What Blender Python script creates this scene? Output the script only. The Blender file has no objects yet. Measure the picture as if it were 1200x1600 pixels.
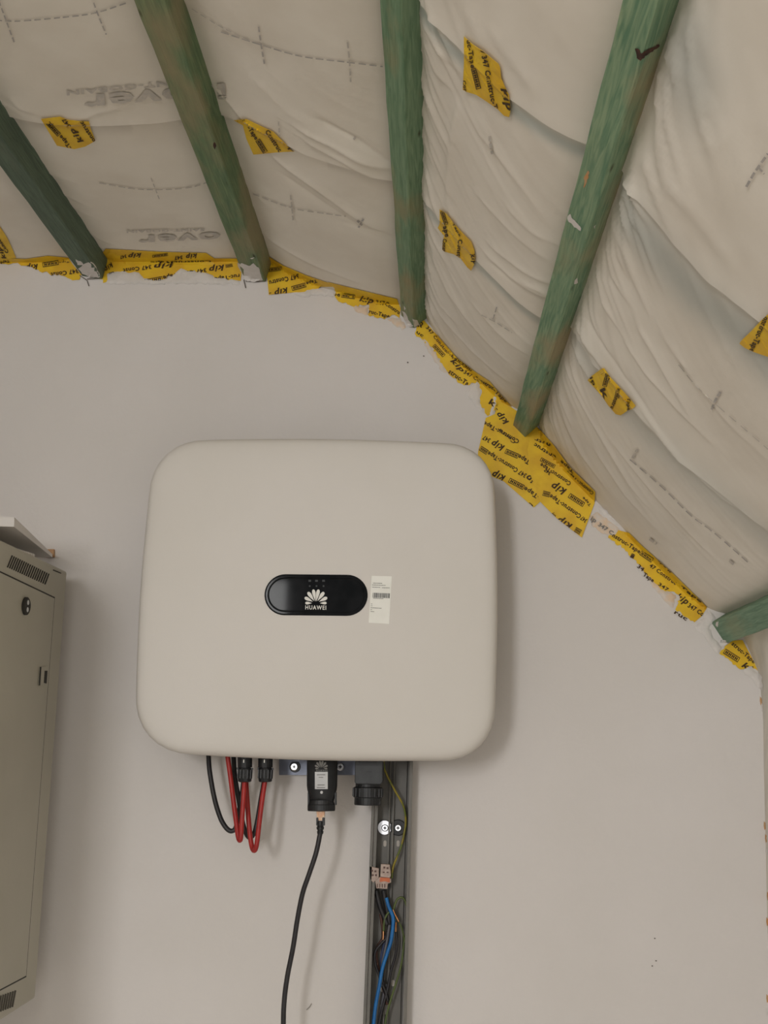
import bpy, bmesh, math, random
import numpy as np
from mathutils import Vector, Matrix
from mathutils.bvhtree import BVHTree
from mathutils.geometry import tessellate_polygon

random.seed(7)
rng = np.random.default_rng(11)
SC = bpy.context.scene
COL = SC.collection

# ------------------------------------------------------------------ camera
F = 1700.0                                   # focal length in pixels of the 1200x1600 frame
def nrm(v):
    v = np.array(v, float); return v / np.linalg.norm(v)
EN = nrm((72, 365, F))                       # world +Y (into the gable wall) seen from the camera (x right, y down, z forward)
EU = np.array((276.0, -7972.0, F)); EU = nrm(EU - EN * EU.dot(EN))
EX = np.cross(EN, EU)
CZ = 1.55                                    # camera height above the floor
def ray(px, py):
    d = np.array((px - 600.0, py - 800.0, F))
    return np.array((d.dot(EX), d.dot(EN), d.dot(EU)))
_a, _b = ray(776, 940), ray(218, 940)
_a, _b = _a / _a[1], _b / _b[1]
HF = 0.525 / np.linalg.norm(_a - _b)         # distance at which the inverter is 525 mm wide
DIST = HF + 0.125                            # camera to wall
CAM = np.array((0.0, -DIST, CZ))
cam = bpy.data.cameras.new('camera'); camo = bpy.data.objects.new('camera', cam); COL.objects.link(camo)
cam.sensor_fit = 'VERTICAL'; cam.sensor_height = 36.0; cam.lens = 36.0 * F / 1600.0
cam.clip_start = 0.02
R = Matrix(((EX[0], -EX[1], -EX[2], 0), (EN[0], -EN[1], -EN[2], 0), (EU[0], -EU[1], -EU[2], 0), (0, 0, 0, 1)))
camo.matrix_world = Matrix.Translation(Vector(CAM)) @ R
SC.camera = camo
# ------------------------------------------------------------------ light
SC.view_settings.view_transform = 'Standard'
SC.view_settings.look = 'None'
SC.view_settings.exposure = 0.0
SC.view_settings.gamma = 1.0
SC.view_settings.use_curve_mapping = False
wd = bpy.data.worlds.new('world'); SC.world = wd; wd.use_nodes = True
wd.node_tree.nodes['Background'].inputs[0].default_value = (1.0, 0.985, 0.96, 1)
wd.node_tree.nodes['Background'].inputs[1].default_value = 0.80
def area(name, loc, target, sx, sy, power, colr):
    l = bpy.data.lights.new(name, 'AREA'); l.shape = 'RECTANGLE'; l.size = sx; l.size_y = sy
    l.energy = power; l.color = colr
    o = bpy.data.objects.new(name, l); COL.objects.link(o); o.location = loc
    o.rotation_euler = (Vector(target) - Vector(loc)).to_track_quat('-Z', 'Y').to_euler()
    return o
area('window_daylight', (-1.0, -3.9, 1.95), (0.0, 0.0, 1.85), 0.55, 0.75, 47.0, (1.0, 0.99, 0.975))
area('floor_bounce_fill', (-0.3, -2.3, 2.2), (-0.3, -2.2, 0.0), 0.9, 0.8, 5.0, (1.0, 0.985, 0.965))  # unseen lamp added to bounce fill light off the floor
fl = bpy.data.lights.new('phone_torch', 'POINT'); fl.energy = 0.14; fl.shadow_soft_size = 0.004
flo = bpy.data.objects.new('phone_torch', fl); COL.objects.link(flo)
flo.location = CAM + np.array((0.012, 0.0, -0.012))

# ------------------------------------------------------------------ helpers: pixels to places
def W(px, py, Y):
    """the point of the plane y = Y (parallel to the gable wall) seen at this pixel"""
    d = ray(px, py); t = (Y - CAM[1]) / d[1]
    return CAM + d * t
def WX(px, py, p0, n):
    d = ray(px, py); t = np.dot(np.array(p0) - CAM, n) / np.dot(d, n)
    return CAM + d * t
def PXM(Y):                                   # pixels per metre at plane Y (roughly)
    return F / (Y - CAM[1])

def lin(r, g, b):
    f = lambda c: ((c / 255.0) / 12.92) if c <= 10 else (((c / 255.0) + 0.055) / 1.055) ** 2.4
    return (f(r), f(g), f(b), 1.0)

# ------------------------------------------------------------------ materials
def mat(name, c, rough=0.6, metal=0.0, c2=None, scale=20.0, stretch=(1, 1, 1), bump=0.0, bscale=None, spec=0.5,
        lo=0.4, hi=0.6, detail=4.0, attr=None, trans=0.0, coat=0.0):
    m = bpy.data.materials.new(name); m.use_nodes = True
    nt = m.node_tree; N = nt.nodes; L = nt.links; b = N['Principled BSDF']
    b.inputs['Base Color'].default_value = c; b.inputs['Roughness'].default_value = rough
    b.inputs['Metallic'].default_value = metal; b.inputs['Specular IOR Level'].default_value = spec
    b.inputs['Transmission Weight'].default_value = trans; b.inputs['Coat Weight'].default_value = coat
    tc = N.new('ShaderNodeTexCoord'); mp = N.new('ShaderNodeMapping'); mp.inputs['Scale'].default_value = stretch
    L.new(tc.outputs['Object'], mp.inputs['Vector'])
    colsock = None
    if c2 is not None:
        n = N.new('ShaderNodeTexNoise'); n.inputs['Scale'].default_value = scale; n.inputs['Detail'].default_value = detail
        r = N.new('ShaderNodeValToRGB'); r.color_ramp.elements[0].color = c; r.color_ramp.elements[1].color = c2
        r.color_ramp.elements[0].position = lo; r.color_ramp.elements[1].position = hi
        L.new(mp.outputs[0], n.inputs['Vector']); L.new(n.outputs['Fac'], r.inputs[0]); colsock = r.outputs[0]
        L.new(colsock, b.inputs['Base Color'])
    if attr:
        a = N.new('ShaderNodeAttribute'); a.attribute_name = attr
        mx = N.new('ShaderNodeMix'); mx.data_type = 'RGBA'; mx.blend_type = 'MULTIPLY'; mx.inputs[0].default_value = 1.0
        if colsock: L.new(colsock, mx.inputs[6])
        else: mx.inputs[6].default_value = c
        L.new(a.outputs['Color'], mx.inputs[7]); L.new(mx.outputs[2], b.inputs['Base Color'])
    if bump:
        n2 = N.new('ShaderNodeTexNoise'); n2.inputs['Scale'].default_value = bscale or scale * 4; n2.inputs['Detail'].default_value = 5
        bp = N.new('ShaderNodeBump'); bp.inputs['Strength'].default_value = bump; bp.inputs['Distance'].default_value = 0.004
        L.new(mp.outputs[0], n2.inputs['Vector']); L.new(n2.outputs['Fac'], bp.inputs['Height']); L.new(bp.outputs[0], b.inputs['Normal'])
    return m

def wood(name, c_lo, c_hi, brown, brown_amt, seed):
    """green-stained sawn batten: long grain, brown patches where the stain is thin"""
    m = bpy.data.materials.new(name); m.use_nodes = True
    nt = m.node_tree; N = nt.nodes; L = nt.links; b = N['Principled BSDF']
    b.inputs['Roughness'].default_value = 0.72; b.inputs['Specular IOR Level'].default_value = 0.3
    tc = N.new('ShaderNodeTexCoord')
    mp = N.new('ShaderNodeMapping'); mp.inputs['Location'].default_value = (seed, seed * 1.7, seed * .3); mp.inputs['Scale'].default_value = (1, 0.06, 1)
    L.new(tc.outputs['Object'], mp.inputs['Vector'])
    wv = N.new('ShaderNodeTexNoise'); wv.inputs['Scale'].default_value = 230; wv.inputs['Detail'].default_value = 5; wv.inputs['Distortion'].default_value = 1.2
    L.new(mp.outputs[0], wv.inputs['Vector'])
    r = N.new('ShaderNodeValToRGB'); r.color_ramp.elements[0].color = c_lo; r.color_ramp.elements[1].color = c_hi
    r.color_ramp.elements[0].position = 0.33; r.color_ramp.elements[1].position = 0.68
    L.new(wv.outputs['Fac'], r.inputs[0])
    mp2 = N.new('ShaderNodeMapping'); mp2.inputs['Location'].default_value = (seed * 2.1, seed, 0); mp2.inputs['Scale'].default_value = (1, 0.35, 1)
    L.new(tc.outputs['Object'], mp2.inputs['Vector'])
    n = N.new('ShaderNodeTexNoise'); n.inputs['Scale'].default_value = 16; n.inputs['Detail'].default_value = 6
    L.new(mp2.outputs[0], n.inputs['Vector'])
    r2 = N.new('ShaderNodeValToRGB'); r2.color_ramp.elements[0].position = 0.62 - brown_amt * .2; r2.color_ramp.elements[1].position = 0.80 - brown_amt * .2
    r2.color_ramp.elements[0].color = (0, 0, 0, 1); r2.color_ramp.elements[1].color = (.75, .75, .75, 1)
    L.new(n.outputs['Fac'], r2.inputs[0])
    mx = N.new('ShaderNodeMix'); mx.data_type = 'RGBA'; L.new(r2.outputs[0], mx.inputs[0]); L.new(r.outputs[0], mx.inputs[6]); mx.inputs[7].default_value = brown
    # small dark knots
    vo = N.new('ShaderNodeTexVoronoi'); vo.inputs['Scale'].default_value = 30; L.new(mp2.outputs[0], vo.inputs['Vector'])
    r3 = N.new('ShaderNodeValToRGB'); r3.color_ramp.elements[0].position = 0.03; r3.color_ramp.elements[1].position = 0.10
    r3.color_ramp.elements[0].color = (.35, .3, .25, 1); r3.color_ramp.elements[1].color = (1, 1, 1, 1)
    L.new(vo.outputs['Distance'], r3.inputs[0])
    m2 = N.new('ShaderNodeMix'); m2.data_type = 'RGBA'; m2.blend_type = 'MULTIPLY'; m2.inputs[0].default_value = 1
    L.new(mx.outputs[2], m2.inputs[6]); L.new(r3.outputs[0], m2.inputs[7]); L.new(m2.outputs[2], b.inputs['Base Color'])
    bp = N.new('ShaderNodeBump'); bp.inputs['Strength'].default_value = 0.35; bp.inputs['Distance'].default_value = 0.003
    L.new(wv.outputs['Fac'], bp.inputs['Height']); L.new(bp.outputs[0], b.inputs['Normal'])
    return m

M = {}
M['wall'] = mat('white_plaster', lin(225, 220, 217), 0.9, c2=lin(221, 216, 212), scale=3.0, bump=0.12, bscale=160, spec=0.2)
M['smear'] = mat('filler_plaster', lin(226, 221, 217), 0.95, c2=lin(220, 215, 210), scale=60, bump=0.35, bscale=120, spec=0.15)
M['pink'] = mat('thin_plaster_over_tape', lin(228, 205, 180), 0.95, c2=lin(222, 212, 202), scale=90, bump=0.2, bscale=150, spec=0.15)
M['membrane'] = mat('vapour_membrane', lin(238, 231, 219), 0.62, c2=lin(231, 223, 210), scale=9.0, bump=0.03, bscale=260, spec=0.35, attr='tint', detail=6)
M['print'] = mat('grey_print', lin(172, 167, 164), 0.8, c2=lin(190, 183, 176), scale=120)
M['print_faint'] = mat('faint_grey_print', lin(192, 186, 178), 0.8, c2=lin(206, 198, 188), scale=120)
M['tape'] = mat('yellow_tape', lin(238, 198, 40), 0.5, c2=lin(224, 178, 40), scale=26, bump=0.15, bscale=60, spec=0.4)
M['ink'] = mat('black_ink', lin(58, 42, 22), 0.7, c2=lin(74, 52, 24), scale=150)
M['shell'] = mat('offwhite_powder_coat', lin(223, 218, 212), 0.55, c2=lin(220, 215, 208), scale=4, bump=0.05, bscale=900, spec=0.35)
M['black_gloss'] = mat('black_gloss_plastic', lin(20, 22, 24), 0.05, c2=lin(30, 31, 33), scale=30, spec=0.05)
M['black'] = mat('black_plastic', lin(27, 28, 30), 0.45, c2=lin(35, 36, 38), scale=80, spec=0.4)
M['dkgrey'] = mat('dark_grey_plastic', lin(50, 52, 54), 0.5, c2=lin(58, 60, 62), scale=60, spec=0.4)
M['white'] = mat('white_print', lin(238, 236, 230), 0.6, c2=lin(232, 230, 224), scale=50)
M['greyink'] = mat('grey_ink', lin(120, 118, 114), 0.7, c2=lin(128, 126, 122), scale=50)
M['paper'] = mat('white_label_paper', lin(248, 247, 240), 0.6, c2=lin(244, 243, 235), scale=40)
M['silver'] = mat('silver_label', lin(190, 190, 190), 0.4, c2=lin(205, 205, 205), scale=50)
M['chassis'] = mat('grey_cast_aluminium', lin(112, 114, 116), 0.5, 0.6, c2=lin(100, 102, 104), scale=50)
M['steel'] = mat('zinc_plated_steel', lin(235, 235, 238), 0.28, 1.0, c2=lin(215, 215, 218), scale=80)
M['bracket'] = mat('blue_grey_steel', lin(112, 116, 128), 0.4, 0.6, c2=lin(98, 102, 114), scale=60)
M['red'] = mat('red_cable_rubber', lin(176, 44, 40), 0.45, c2=lin(160, 38, 36), scale=60)
M['blk_cable'] = mat('black_cable_rubber', lin(34, 32, 35), 0.5, c2=lin(42, 40, 42), scale=60)
M['channel'] = mat('grey_trunking', lin(116, 113, 107), 0.5, c2=lin(108, 105, 100), scale=25, spec=0.4)
M['slot'] = mat('bare_plaster_in_slot', lin(200, 192, 182), 0.9, c2=lin(190, 184, 176), scale=60)
M['blue'] = mat('blue_wire', lin(28, 112, 180), 0.4, c2=lin(24, 100, 166), scale=60)
M['brown'] = mat('brown_wire', lin(92, 58, 46), 0.5, c2=lin(80, 50, 42), scale=60)
M['grey_wire'] = mat('grey_wire', lin(104, 104, 110), 0.5, c2=lin(96, 96, 102), scale=60)
M['navy'] = mat('dark_blue_wire', lin(44, 58, 96), 0.5, c2=lin(38, 50, 84), scale=60)
M['olive'] = mat('green_yellow_wire', lin(76, 92, 48), 0.5, c2=lin(92, 104, 50), scale=40, stretch=(1, 1, .3))
M['gy'] = mat('yellow_green_wire', lin(152, 136, 46), 0.45, c2=lin(104, 116, 50), scale=60, lo=.45, hi=.55)
M['copper'] = mat('bare_copper', lin(222, 150, 96), 0.3, 1.0, c2=lin(236, 176, 130), scale=60)
M['clear'] = mat('clear_connector_plastic', lin(186, 166, 154), 0.25, c2=lin(160, 138, 126), scale=160, lo=.35, hi=.65)
M['orange'] = mat('orange_lever', lin(206, 104, 44), 0.4, c2=lin(190, 90, 38), scale=60)
M['plug'] = mat('clear_network_plug', lin(232, 206, 176), 0.2, c2=lin(224, 170, 130), scale=200, lo=.45, hi=.55)
M['cab'] = mat('grey_powder_coat', lin(184, 179, 164), 0.55, c2=lin(179, 174, 159), scale=6, bump=0.06, bscale=700, spec=0.35)
M['cabdark'] = mat('dark_slot', lin(52, 50, 46), 0.8, c2=lin(46, 44, 40), scale=40)
M['cabslot'] = mat('louvre_shadow_grey', lin(84, 80, 72), 0.8, c2=lin(78, 74, 66), scale=40)
M['board'] = mat('white_laminate', lin(226, 220, 214), 0.5, c2=lin(220, 214, 208), scale=10)
M['woodraw'] = mat('raw_timber', lin(196, 156, 116), 0.7, c2=lin(176, 132, 96), scale=40, stretch=(.2, 1, 1))
M['floor'] = mat('pale_screed', lin(196, 188, 176), 0.8, c2=lin(182, 174, 162), scale=6, bump=.1)
M['bark'] = mat('dark_bark', lin(56, 36, 28), 0.9, c2=lin(84, 52, 38), scale=120)
M['crack'] = mat('crack_grey', lin(112, 104, 96), 0.95, c2=lin(132, 124, 116), scale=120)  # plain grey of the hairline cracks and specks
M['brick'] = mat('orange_brick_dust', lin(206, 150, 96), 0.95, c2=lin(196, 160, 120), scale=90)

# ------------------------------------------------------------------ helpers: objects
def link(name, verts, faces, m, parent=None, smooth=False, origin=None, kind=None, mats=None):
    """verts in WORLD metres; object origin at `origin` (or the parent's origin)"""
    root = np.zeros(3)
    if parent is not None:
        p = parent
        while p is not None:
            root = root + np.array(p.location); p = p.parent
    o0 = np.array(origin, float) if origin is not None else (root if parent is not None else None)
    v = np.array(verts, float)
    if o0 is None:
        o0 = np.array(((v[:, 0].min() + v[:, 0].max()) / 2, (v[:, 1].min() + v[:, 1].max()) / 2, v[:, 2].min()))
    me = bpy.data.meshes.new(name); me.from_pydata([tuple(x) for x in (v - o0)], [], [tuple(f) for f in faces]); me.update()
    if smooth:
        me.polygons.foreach_set('use_smooth', [True] * len(me.polygons))
    me.materials.append(m)
    o = bpy.data.objects.new(name, me); COL.objects.link(o)
    if parent is not None:
        o.parent = parent; o.location = tuple(o0 - root)
    else:
        o.location = tuple(o0)
    if kind: o['kind'] = kind
    return o
def tag(o, label, cat, group=None):
    o['label'] = label; o['category'] = cat
    if group: o['group'] = group
    return o
def empty(name, loc):
    o = bpy.data.objects.new(name, None); o.empty_display_size = 0.05; COL.objects.link(o); o.location = tuple(loc); return o
def fixnormals(o):
    bm = bmesh.new(); bm.from_mesh(o.data); bmesh.ops.recalc_face_normals(bm, faces=bm.faces); bm.to_mesh(o.data); bm.free(); return o
def bevel(o, w, seg=2):
    md = o.modifiers.new('bevel', 'BEVEL'); md.width = w; md.segments = seg; md.limit_method = 'ANGLE'; return o

def box_vf(c, ax, ay, az):
    """box: centre and three half-axes"""
    c = np.array(c); ax, ay, az = map(np.array, (ax, ay, az))
    v = [c + sx * ax + sy * ay + sz * az for sx in (-1, 1) for sy in (-1, 1) for sz in (-1, 1)]
    f = [(0, 1, 3, 2), (4, 6, 7, 5), (0, 4, 5, 1), (2, 3, 7, 6), (0, 2, 6, 4), (1, 5, 7, 3)]
    return v, f
def boxpx(x0, y0, x1, y1, Yf, Yb):
    """box whose FRONT face covers these pixels at plane Yf and which reaches back to Yb"""
    q = [W(x0, y0, Yf), W(x1, y0, Yf), W(x1, y1, Yf), W(x0, y1, Yf)]
    v = q + [np.array((p[0], Yb, p[2])) for p in q]
    f = [(0, 3, 2, 1), (4, 5, 6, 7), (0, 1, 5, 4), (1, 2, 6, 5), (2, 3, 7, 6), (3, 0, 4, 7)]
    return v, f
def prism_px(poly, Yf, Yb):
    n = len(poly)
    q = [W(x, y, Yf) for x, y in poly]
    v = q + [np.array((p[0], Yb, p[2])) for p in q]
    f = [tuple(range(n)), tuple(range(2 * n - 1, n - 1, -1))] + [(i, i + n, (i + 1) % n + n, (i + 1) % n) for i in range(n)]
    return v, f
def join(parts):
    V, Fc = [], []
    for v, f in parts:
        k = len(V); V += list(v); Fc += [tuple(i + k for i in q) for q in f]
    return V, Fc
def lathe(c, axis, prof, n=24, sx=1.0, ref=(1, 0, 0)):
    """rings (t, r) along axis from c; closed at both ends; sx squashes along the second axis"""
    axis = nrm(axis); u = np.array(ref, float); u = nrm(u - axis * u.dot(axis)); w = np.cross(axis, u)
    V, Fc = [], []
    for t, r in prof:
        for k in range(n):
            a = 2 * math.pi * k / n
            V.append(np.array(c) + axis * t + u * (r * math.cos(a)) + w * (r * sx * math.sin(a)))
    for i in range(len(prof) - 1):
        for k in range(n):
            Fc.append((i * n + k, i * n + (k + 1) % n, (i + 1) * n + (k + 1) % n, (i + 1) * n + k))
    Fc.append(tuple(range(n - 1, -1, -1))); Fc.append(tuple((len(prof) - 1) * n + k for k in range(n)))
    return V, Fc
def catmull(P, per=8):
    P = [np.array(p, float) for p in P]
    Q = [2 * P[0] - P[1]] + P + [2 * P[-1] - P[-2]]
    out = []
    for i in range(1, len(Q) - 2):
        p0, p1, p2, p3 = Q[i - 1:i + 3]
        for k in range(per):
            t = k / per
            out.append(0.5 * ((2 * p1) + (-p0 + p2) * t + (2 * p0 - 5 * p1 + 4 * p2 - p3) * t * t + (-p0 + 3 * p1 - 3 * p2 + p3) * t ** 3))
    out.append(P[-1]); return out
def tube(path, r, n=10):
    P = [np.array(p) for p in path]; V, Fc = [], []
    T = [nrm(P[min(i + 1, len(P) - 1)] - P[max(i - 1, 0)]) for i in range(len(P))]
    u = nrm(np.cross(T[0], (0.3, 0.9, 0.2)))
    for i, p in enumerate(P):
        u = nrm(u - T[i] * u.dot(T[i])); w = np.cross(T[i], u)
        rr = r[i] if hasattr(r, '__len__') else r
        for k in range(n):
            a = 2 * math.pi * k / n
            V.append(p + u * rr * math.cos(a) + w * rr * math.sin(a))
    for i in range(len(P) - 1):
        for k in range(n):
            Fc.append((i * n + k, i * n + (k + 1) % n, (i + 1) * n + (k + 1) % n, (i + 1) * n + k))
    Fc.append(tuple(range(n - 1, -1, -1))); Fc.append(tuple((len(P) - 1) * n + k for k in range(n)))
    return V, Fc
def wire(name, pts, r, m, parent=None, n=10, per=8):
    """pts: (px, py, Y)"""
    path = catmull([W(x, y, Y) for x, y, Y in pts], per)
    v, f = tube(path, r, n)
    return link(name, v, f, m, parent, smooth=True)

# ------------------------------------------------------------------ the vault: profile on the wall plane, extruded along -Y
PROF_PX = [(-560, 446), (-400, 424), (-200, 413), (0, 410), (140, 409), (270, 408), (402, 412), (500, 445), (580, 470), (645, 489), (685, 526), (720, 563), (764, 606), (800, 640),
           (828, 662), (880, 724), (930, 777), (1040, 889), (1100, 946), (1144, 981), (1178, 1030), (1192, 1085), (1197, 1200), (1200, 1400), (1203, 1640), (1206, 2000), (1212, 2700)]
_prof = np.array(catmull([W(x, y, 0.0) for x, y in PROF_PX], 12))[:, [0, 2]]
_seg = np.linalg.norm(np.diff(_prof, axis=0), axis=1); _cum = np.concatenate([[0], np.cumsum(_seg)])
def P_of(s):
    return np.stack([np.interp(s, _cum, _prof[:, 0]), np.interp(s, _cum, _prof[:, 1])], -1)
def N_of(s):
    t = P_of(np.asarray(s) + 0.012) - P_of(np.asarray(s) - 0.012); t /= np.linalg.norm(t, axis=-1, keepdims=True)
    return np.stack([t[..., 1], -t[..., 0]], -1)              # to the right of travel = into the room
def sd(px, py):
    """(s, d) of the plain vault surface at this pixel"""
    r = ray(px, py); o = np.array((CAM[0], CAM[2])); dr = np.array((r[0], r[2]))
    A = _prof[:-1] - o; B = _prof[1:] - o
    ca = dr[0] * A[:, 1] - dr[1] * A[:, 0]; cb = dr[0] * B[:, 1] - dr[1] * B[:, 0]
    best = None
    for i in np.nonzero(ca * cb <= 0)[0]:
        t = ca[i] / (ca[i] - cb[i] + 1e-12); p = A[i] + (B[i] - A[i]) * t
        k = p.dot(dr) / dr.dot(dr)
        if k > 0 and (best is None or k < best[0]): best = (k, _cum[i] + _seg[i] * t)
    return best[1], -(CAM[1] + r[1] * best[0])

# battens: bottom face corners on the wall plane (pixels), height in metres
BAT = [((127, 431), (160, 437), 0.042), ((380, 432), (415, 441), 0.038), ((626, 492), (646, 514), 0.036), ((801, 664), (821, 684), 0.034), ((1112, 972), (1134, 1005), 0.034)]
SB = []
for (a, c, h) in BAT:
    A, C = W(*a, 0)[[0, 2]], W(*c, 0)[[0, 2]]
    mid = (A + C) / 2; SB.append(_cum[np.argmin(np.linalg.norm(_prof - mid, axis=1))])
SB = np.array(SB)

# smooth value noise
def vnoise(x, y, seed):
    r = np.random.default_rng(seed); T = r.random((64, 64))
    xi = np.floor(x).astype(int); yi = np.floor(y).astype(int); fx = x - xi; fy = y - yi
    fx = fx * fx * (3 - 2 * fx); fy = fy * fy * (3 - 2 * fy)
    g = lambda a, b: T[a % 64, b % 64]
    return (g(xi, yi) * (1 - fx) + g(xi + 1, yi) * fx) * (1 - fy) + (g(xi, yi + 1) * (1 - fx) + g(xi + 1, yi + 1) * fx) * fy

# seams between the membrane courses, traced then read as (s, d)
def seam(px):
    q = np.array([sd(*p) for p in px]); q = q[np.argsort(q[:, 0])]; return q
SEAM_A = seam([(10, 180), (80, 186), (150, 189), (290, 187), (385, 187), (427, 207), (480, 236), (560, 262), (612, 285), (690, 332), (743, 392), (842, 500), (900, 520), (960, 590), (1033, 675), (1197, 820)])
SEAM_B = seam([(665, 2), (725, 60), (797, 138), (905, 222), (985, 285), (1040, 345), (1110, 425), (1200, 492)])
def dA(s): return np.interp(s, SEAM_A[:, 0], SEAM_A[:, 1])
def dB(s): return np.interp(s, SEAM_B[:, 0], SEAM_B[:, 1])

# folds traced on the photograph: (points, depth mm, softness mm above, softness mm below)
FOLDS = [
 ([(328, 134), (355, 155), (385, 184), (430, 210)], 4, 4, 14), ([(470, 196), (520, 220), (570, 250), (614, 270)], 5, 4, 12), ([(480, 214), (540, 247), (614, 290)], 4, 4, 14),
 ([(500, 182), (560, 216), (614, 264)], -4, 6, 5), ([(430, 246), (500, 296), (560, 340), (619, 377)], 4, 4, 12), ([(440, 270), (520, 325), (617, 388)], -2.5, 8, 6),
 ([(408, 370), (450, 390), (500, 415), (560, 440)], 2.5, 4, 10), ([(540, 346), (600, 366), (618, 392)], -2, 6, 6), ([(400, 120), (450, 170), (520, 215)], 1.6, 10, 14),
 ([(660, 33), (690, 75), (722, 104)], 3, 5, 10), ([(672, 38), (700, 80), (735, 140)], -2, 5, 6), ([(664, 62), (685, 108), (712, 135)], 2.5, 4, 8),
 ([(740, 6), (765, 60), (790, 105)], 2, 5, 10), ([(775, 35), (800, 75), (830, 116), (850, 150)], 3, 5, 12), ([(664, 140), (678, 182), (700, 220), (712, 240)], 2.5, 5, 8),
 ([(722, 160), (714, 190), (707, 230), (703, 270), (704, 310), (716, 346)], 3, 4, 8), ([(732, 160), (755, 205), (785, 240), (830, 300), (858, 345)], 2, 5, 12),
 ([(666, 265), (680, 308), (697, 342)], 4, 4, 9), ([(664, 310), (675, 340), (690, 362)], 4, 4, 8), ([(665, 360), (681, 408), (700, 446), (716, 478)], 4, 3, 9), ([(664, 392), (676, 436), (697, 478)], 4, 3, 8),
 ([(665, 424), (690, 474), (714, 502)], 4, 3, 8), ([(664, 450), (680, 500), (702, 532)], 4, 3, 8), ([(663, 474), (674, 508), (690, 530)], 3, 3, 7),
 ([(700, 446), (730, 492), (762, 530), (800, 570)], 2.5, 4, 12), ([(765, 392), (800, 428), (850, 468), (870, 480)], 3, 4, 10), ([(770, 378), (830, 428), (872, 455)], 2.5, 4, 9),
 ([(768, 404), (810, 445), (842, 472)], -2, 5, 5), ([(750, 300), (800, 352), (864, 412)], 2, 5, 12), ([(690, 490), (740, 545), (800, 602)], 3, 4, 12), ([(740, 470), (782, 520), (828, 562)], 2, 5, 10),
 ([(800, 320), (830, 352), (880, 390)], 2, 5, 12), ([(820, 440), (842, 455), (856, 470)], 2.5, 4, 6),
 ([(1036, 62), (1058, 102), (1082, 172)], 4, 4, 9), ([(1066, 20), (1077, 50), (1088, 88)], 3, 4, 9), ([(1050, 45), (1062, 85), (1074, 125)], 3, 4, 9), ([(1030, 110), (1040, 130), (1055, 168)], 3, 3, 8),
 ([(1024, 140), (1034, 160), (1043, 190)], 3, 3, 8), ([(1092, 113), (1123, 164), (1139, 200), (1138, 214), (1126, 220), (1109, 195), (1092, 159)], 2.2, 3, 4),
 ([(1000, 236), (1027, 289), (1044, 325), (1075, 380)], 4, 4, 10), ([(976, 272), (992, 300), (1015, 350)], 5, 3, 9), ([(970, 300), (985, 330), (1003, 365)], 4, 3, 8), ([(966, 308), (976, 345), (988, 382)], 4, 3, 8),
 ([(1050, 272), (1087, 324), (1130, 378), (1170, 430)], 3, 4, 12), ([(955, 345), (970, 400), (985, 432)], 3, 3, 9), ([(945, 380), (960, 430), (985, 470)], 3, 3, 9), ([(930, 420), (945, 470), (975, 520)], 3, 3, 9),
 ([(896, 500), (921, 528), (960, 580), (988, 618), (1034, 668), (1084, 728), (1134, 778), (1198, 818)], 5, 5, 16), ([(888, 530), (923, 583), (950, 620)], 4, 4, 9),
 ([(875, 560), (900, 607), (933, 667), (957, 707), (987, 754), (1014, 788)], 4, 3, 12), ([(865, 606), (887, 663), (910, 707), (950, 762)], 3.5, 4, 12), ([(982, 532), (1013, 577), (1068, 638), (1120, 690)], 3, 4, 12),
 ([(1003, 510), (1027, 550), (1053, 594), (1094, 662)], 3, 5, 10), ([(1007, 627), (1053, 688), (1100, 742), (1150, 790)], 3, 4, 12), ([(920, 500), (960, 556), (1000, 610), (1060, 690)], -2.5, 5, 6),
 ([(1040, 520), (1090, 590), (1150, 660), (1200, 710)], 2, 6, 14), ([(960, 690), (1010, 750), (1080, 830), (1130, 880)], 2.5, 5, 14), ([(930, 700), (980, 770), (1040, 835)], 2, 5, 10),
 ([(84, 300), (120, 330), (150, 345)], 1.6, 5, 8), ([(60, 262), (88, 282), (112, 296)], 1.6, 5, 8), ([(40, 236), (66, 254), (92, 262)], 1.6, 5, 8), ([(128, 355), (150, 372), (190, 385)], 1.6, 4, 8),
 ([(100, 190), (150, 170), (200, 160)], 2, 4, 10), ([(15, 150), (30, 165), (60, 172)], 2, 4, 8),
]
def fan(i, d_lo, d_hi, n, A, L):                # short drag creases leaving the far edge of batten i
    out = []
    for k in range(n):
        d = d_lo + (d_hi - d_lo) * (k + random.random()) / n; l = L * random.uniform(.5, 1.2)
        s = SB[i] + 0.012
        out.append((np.array([(s, d), (s + .3 * l, d - .75 * l), (s + .75 * l, d - 1.25 * l)]), A * random.uniform(.4, 1.1), 2.5, 7))
    return out
FOLD_SD = [(np.array([sd(*p) for p in pts]), a, w1, w2) for pts, a, w1, w2 in FOLDS]
FOLD_SD += fan(0, .05, 1.0, 22, 2.4, .07) + fan(1, .1, 1.0, 12, 1.4, .05) + fan(2, .04, 1.1, 36, 3.4, .09) + fan(3, .04, 1.3, 40, 3.6, .11)

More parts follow.
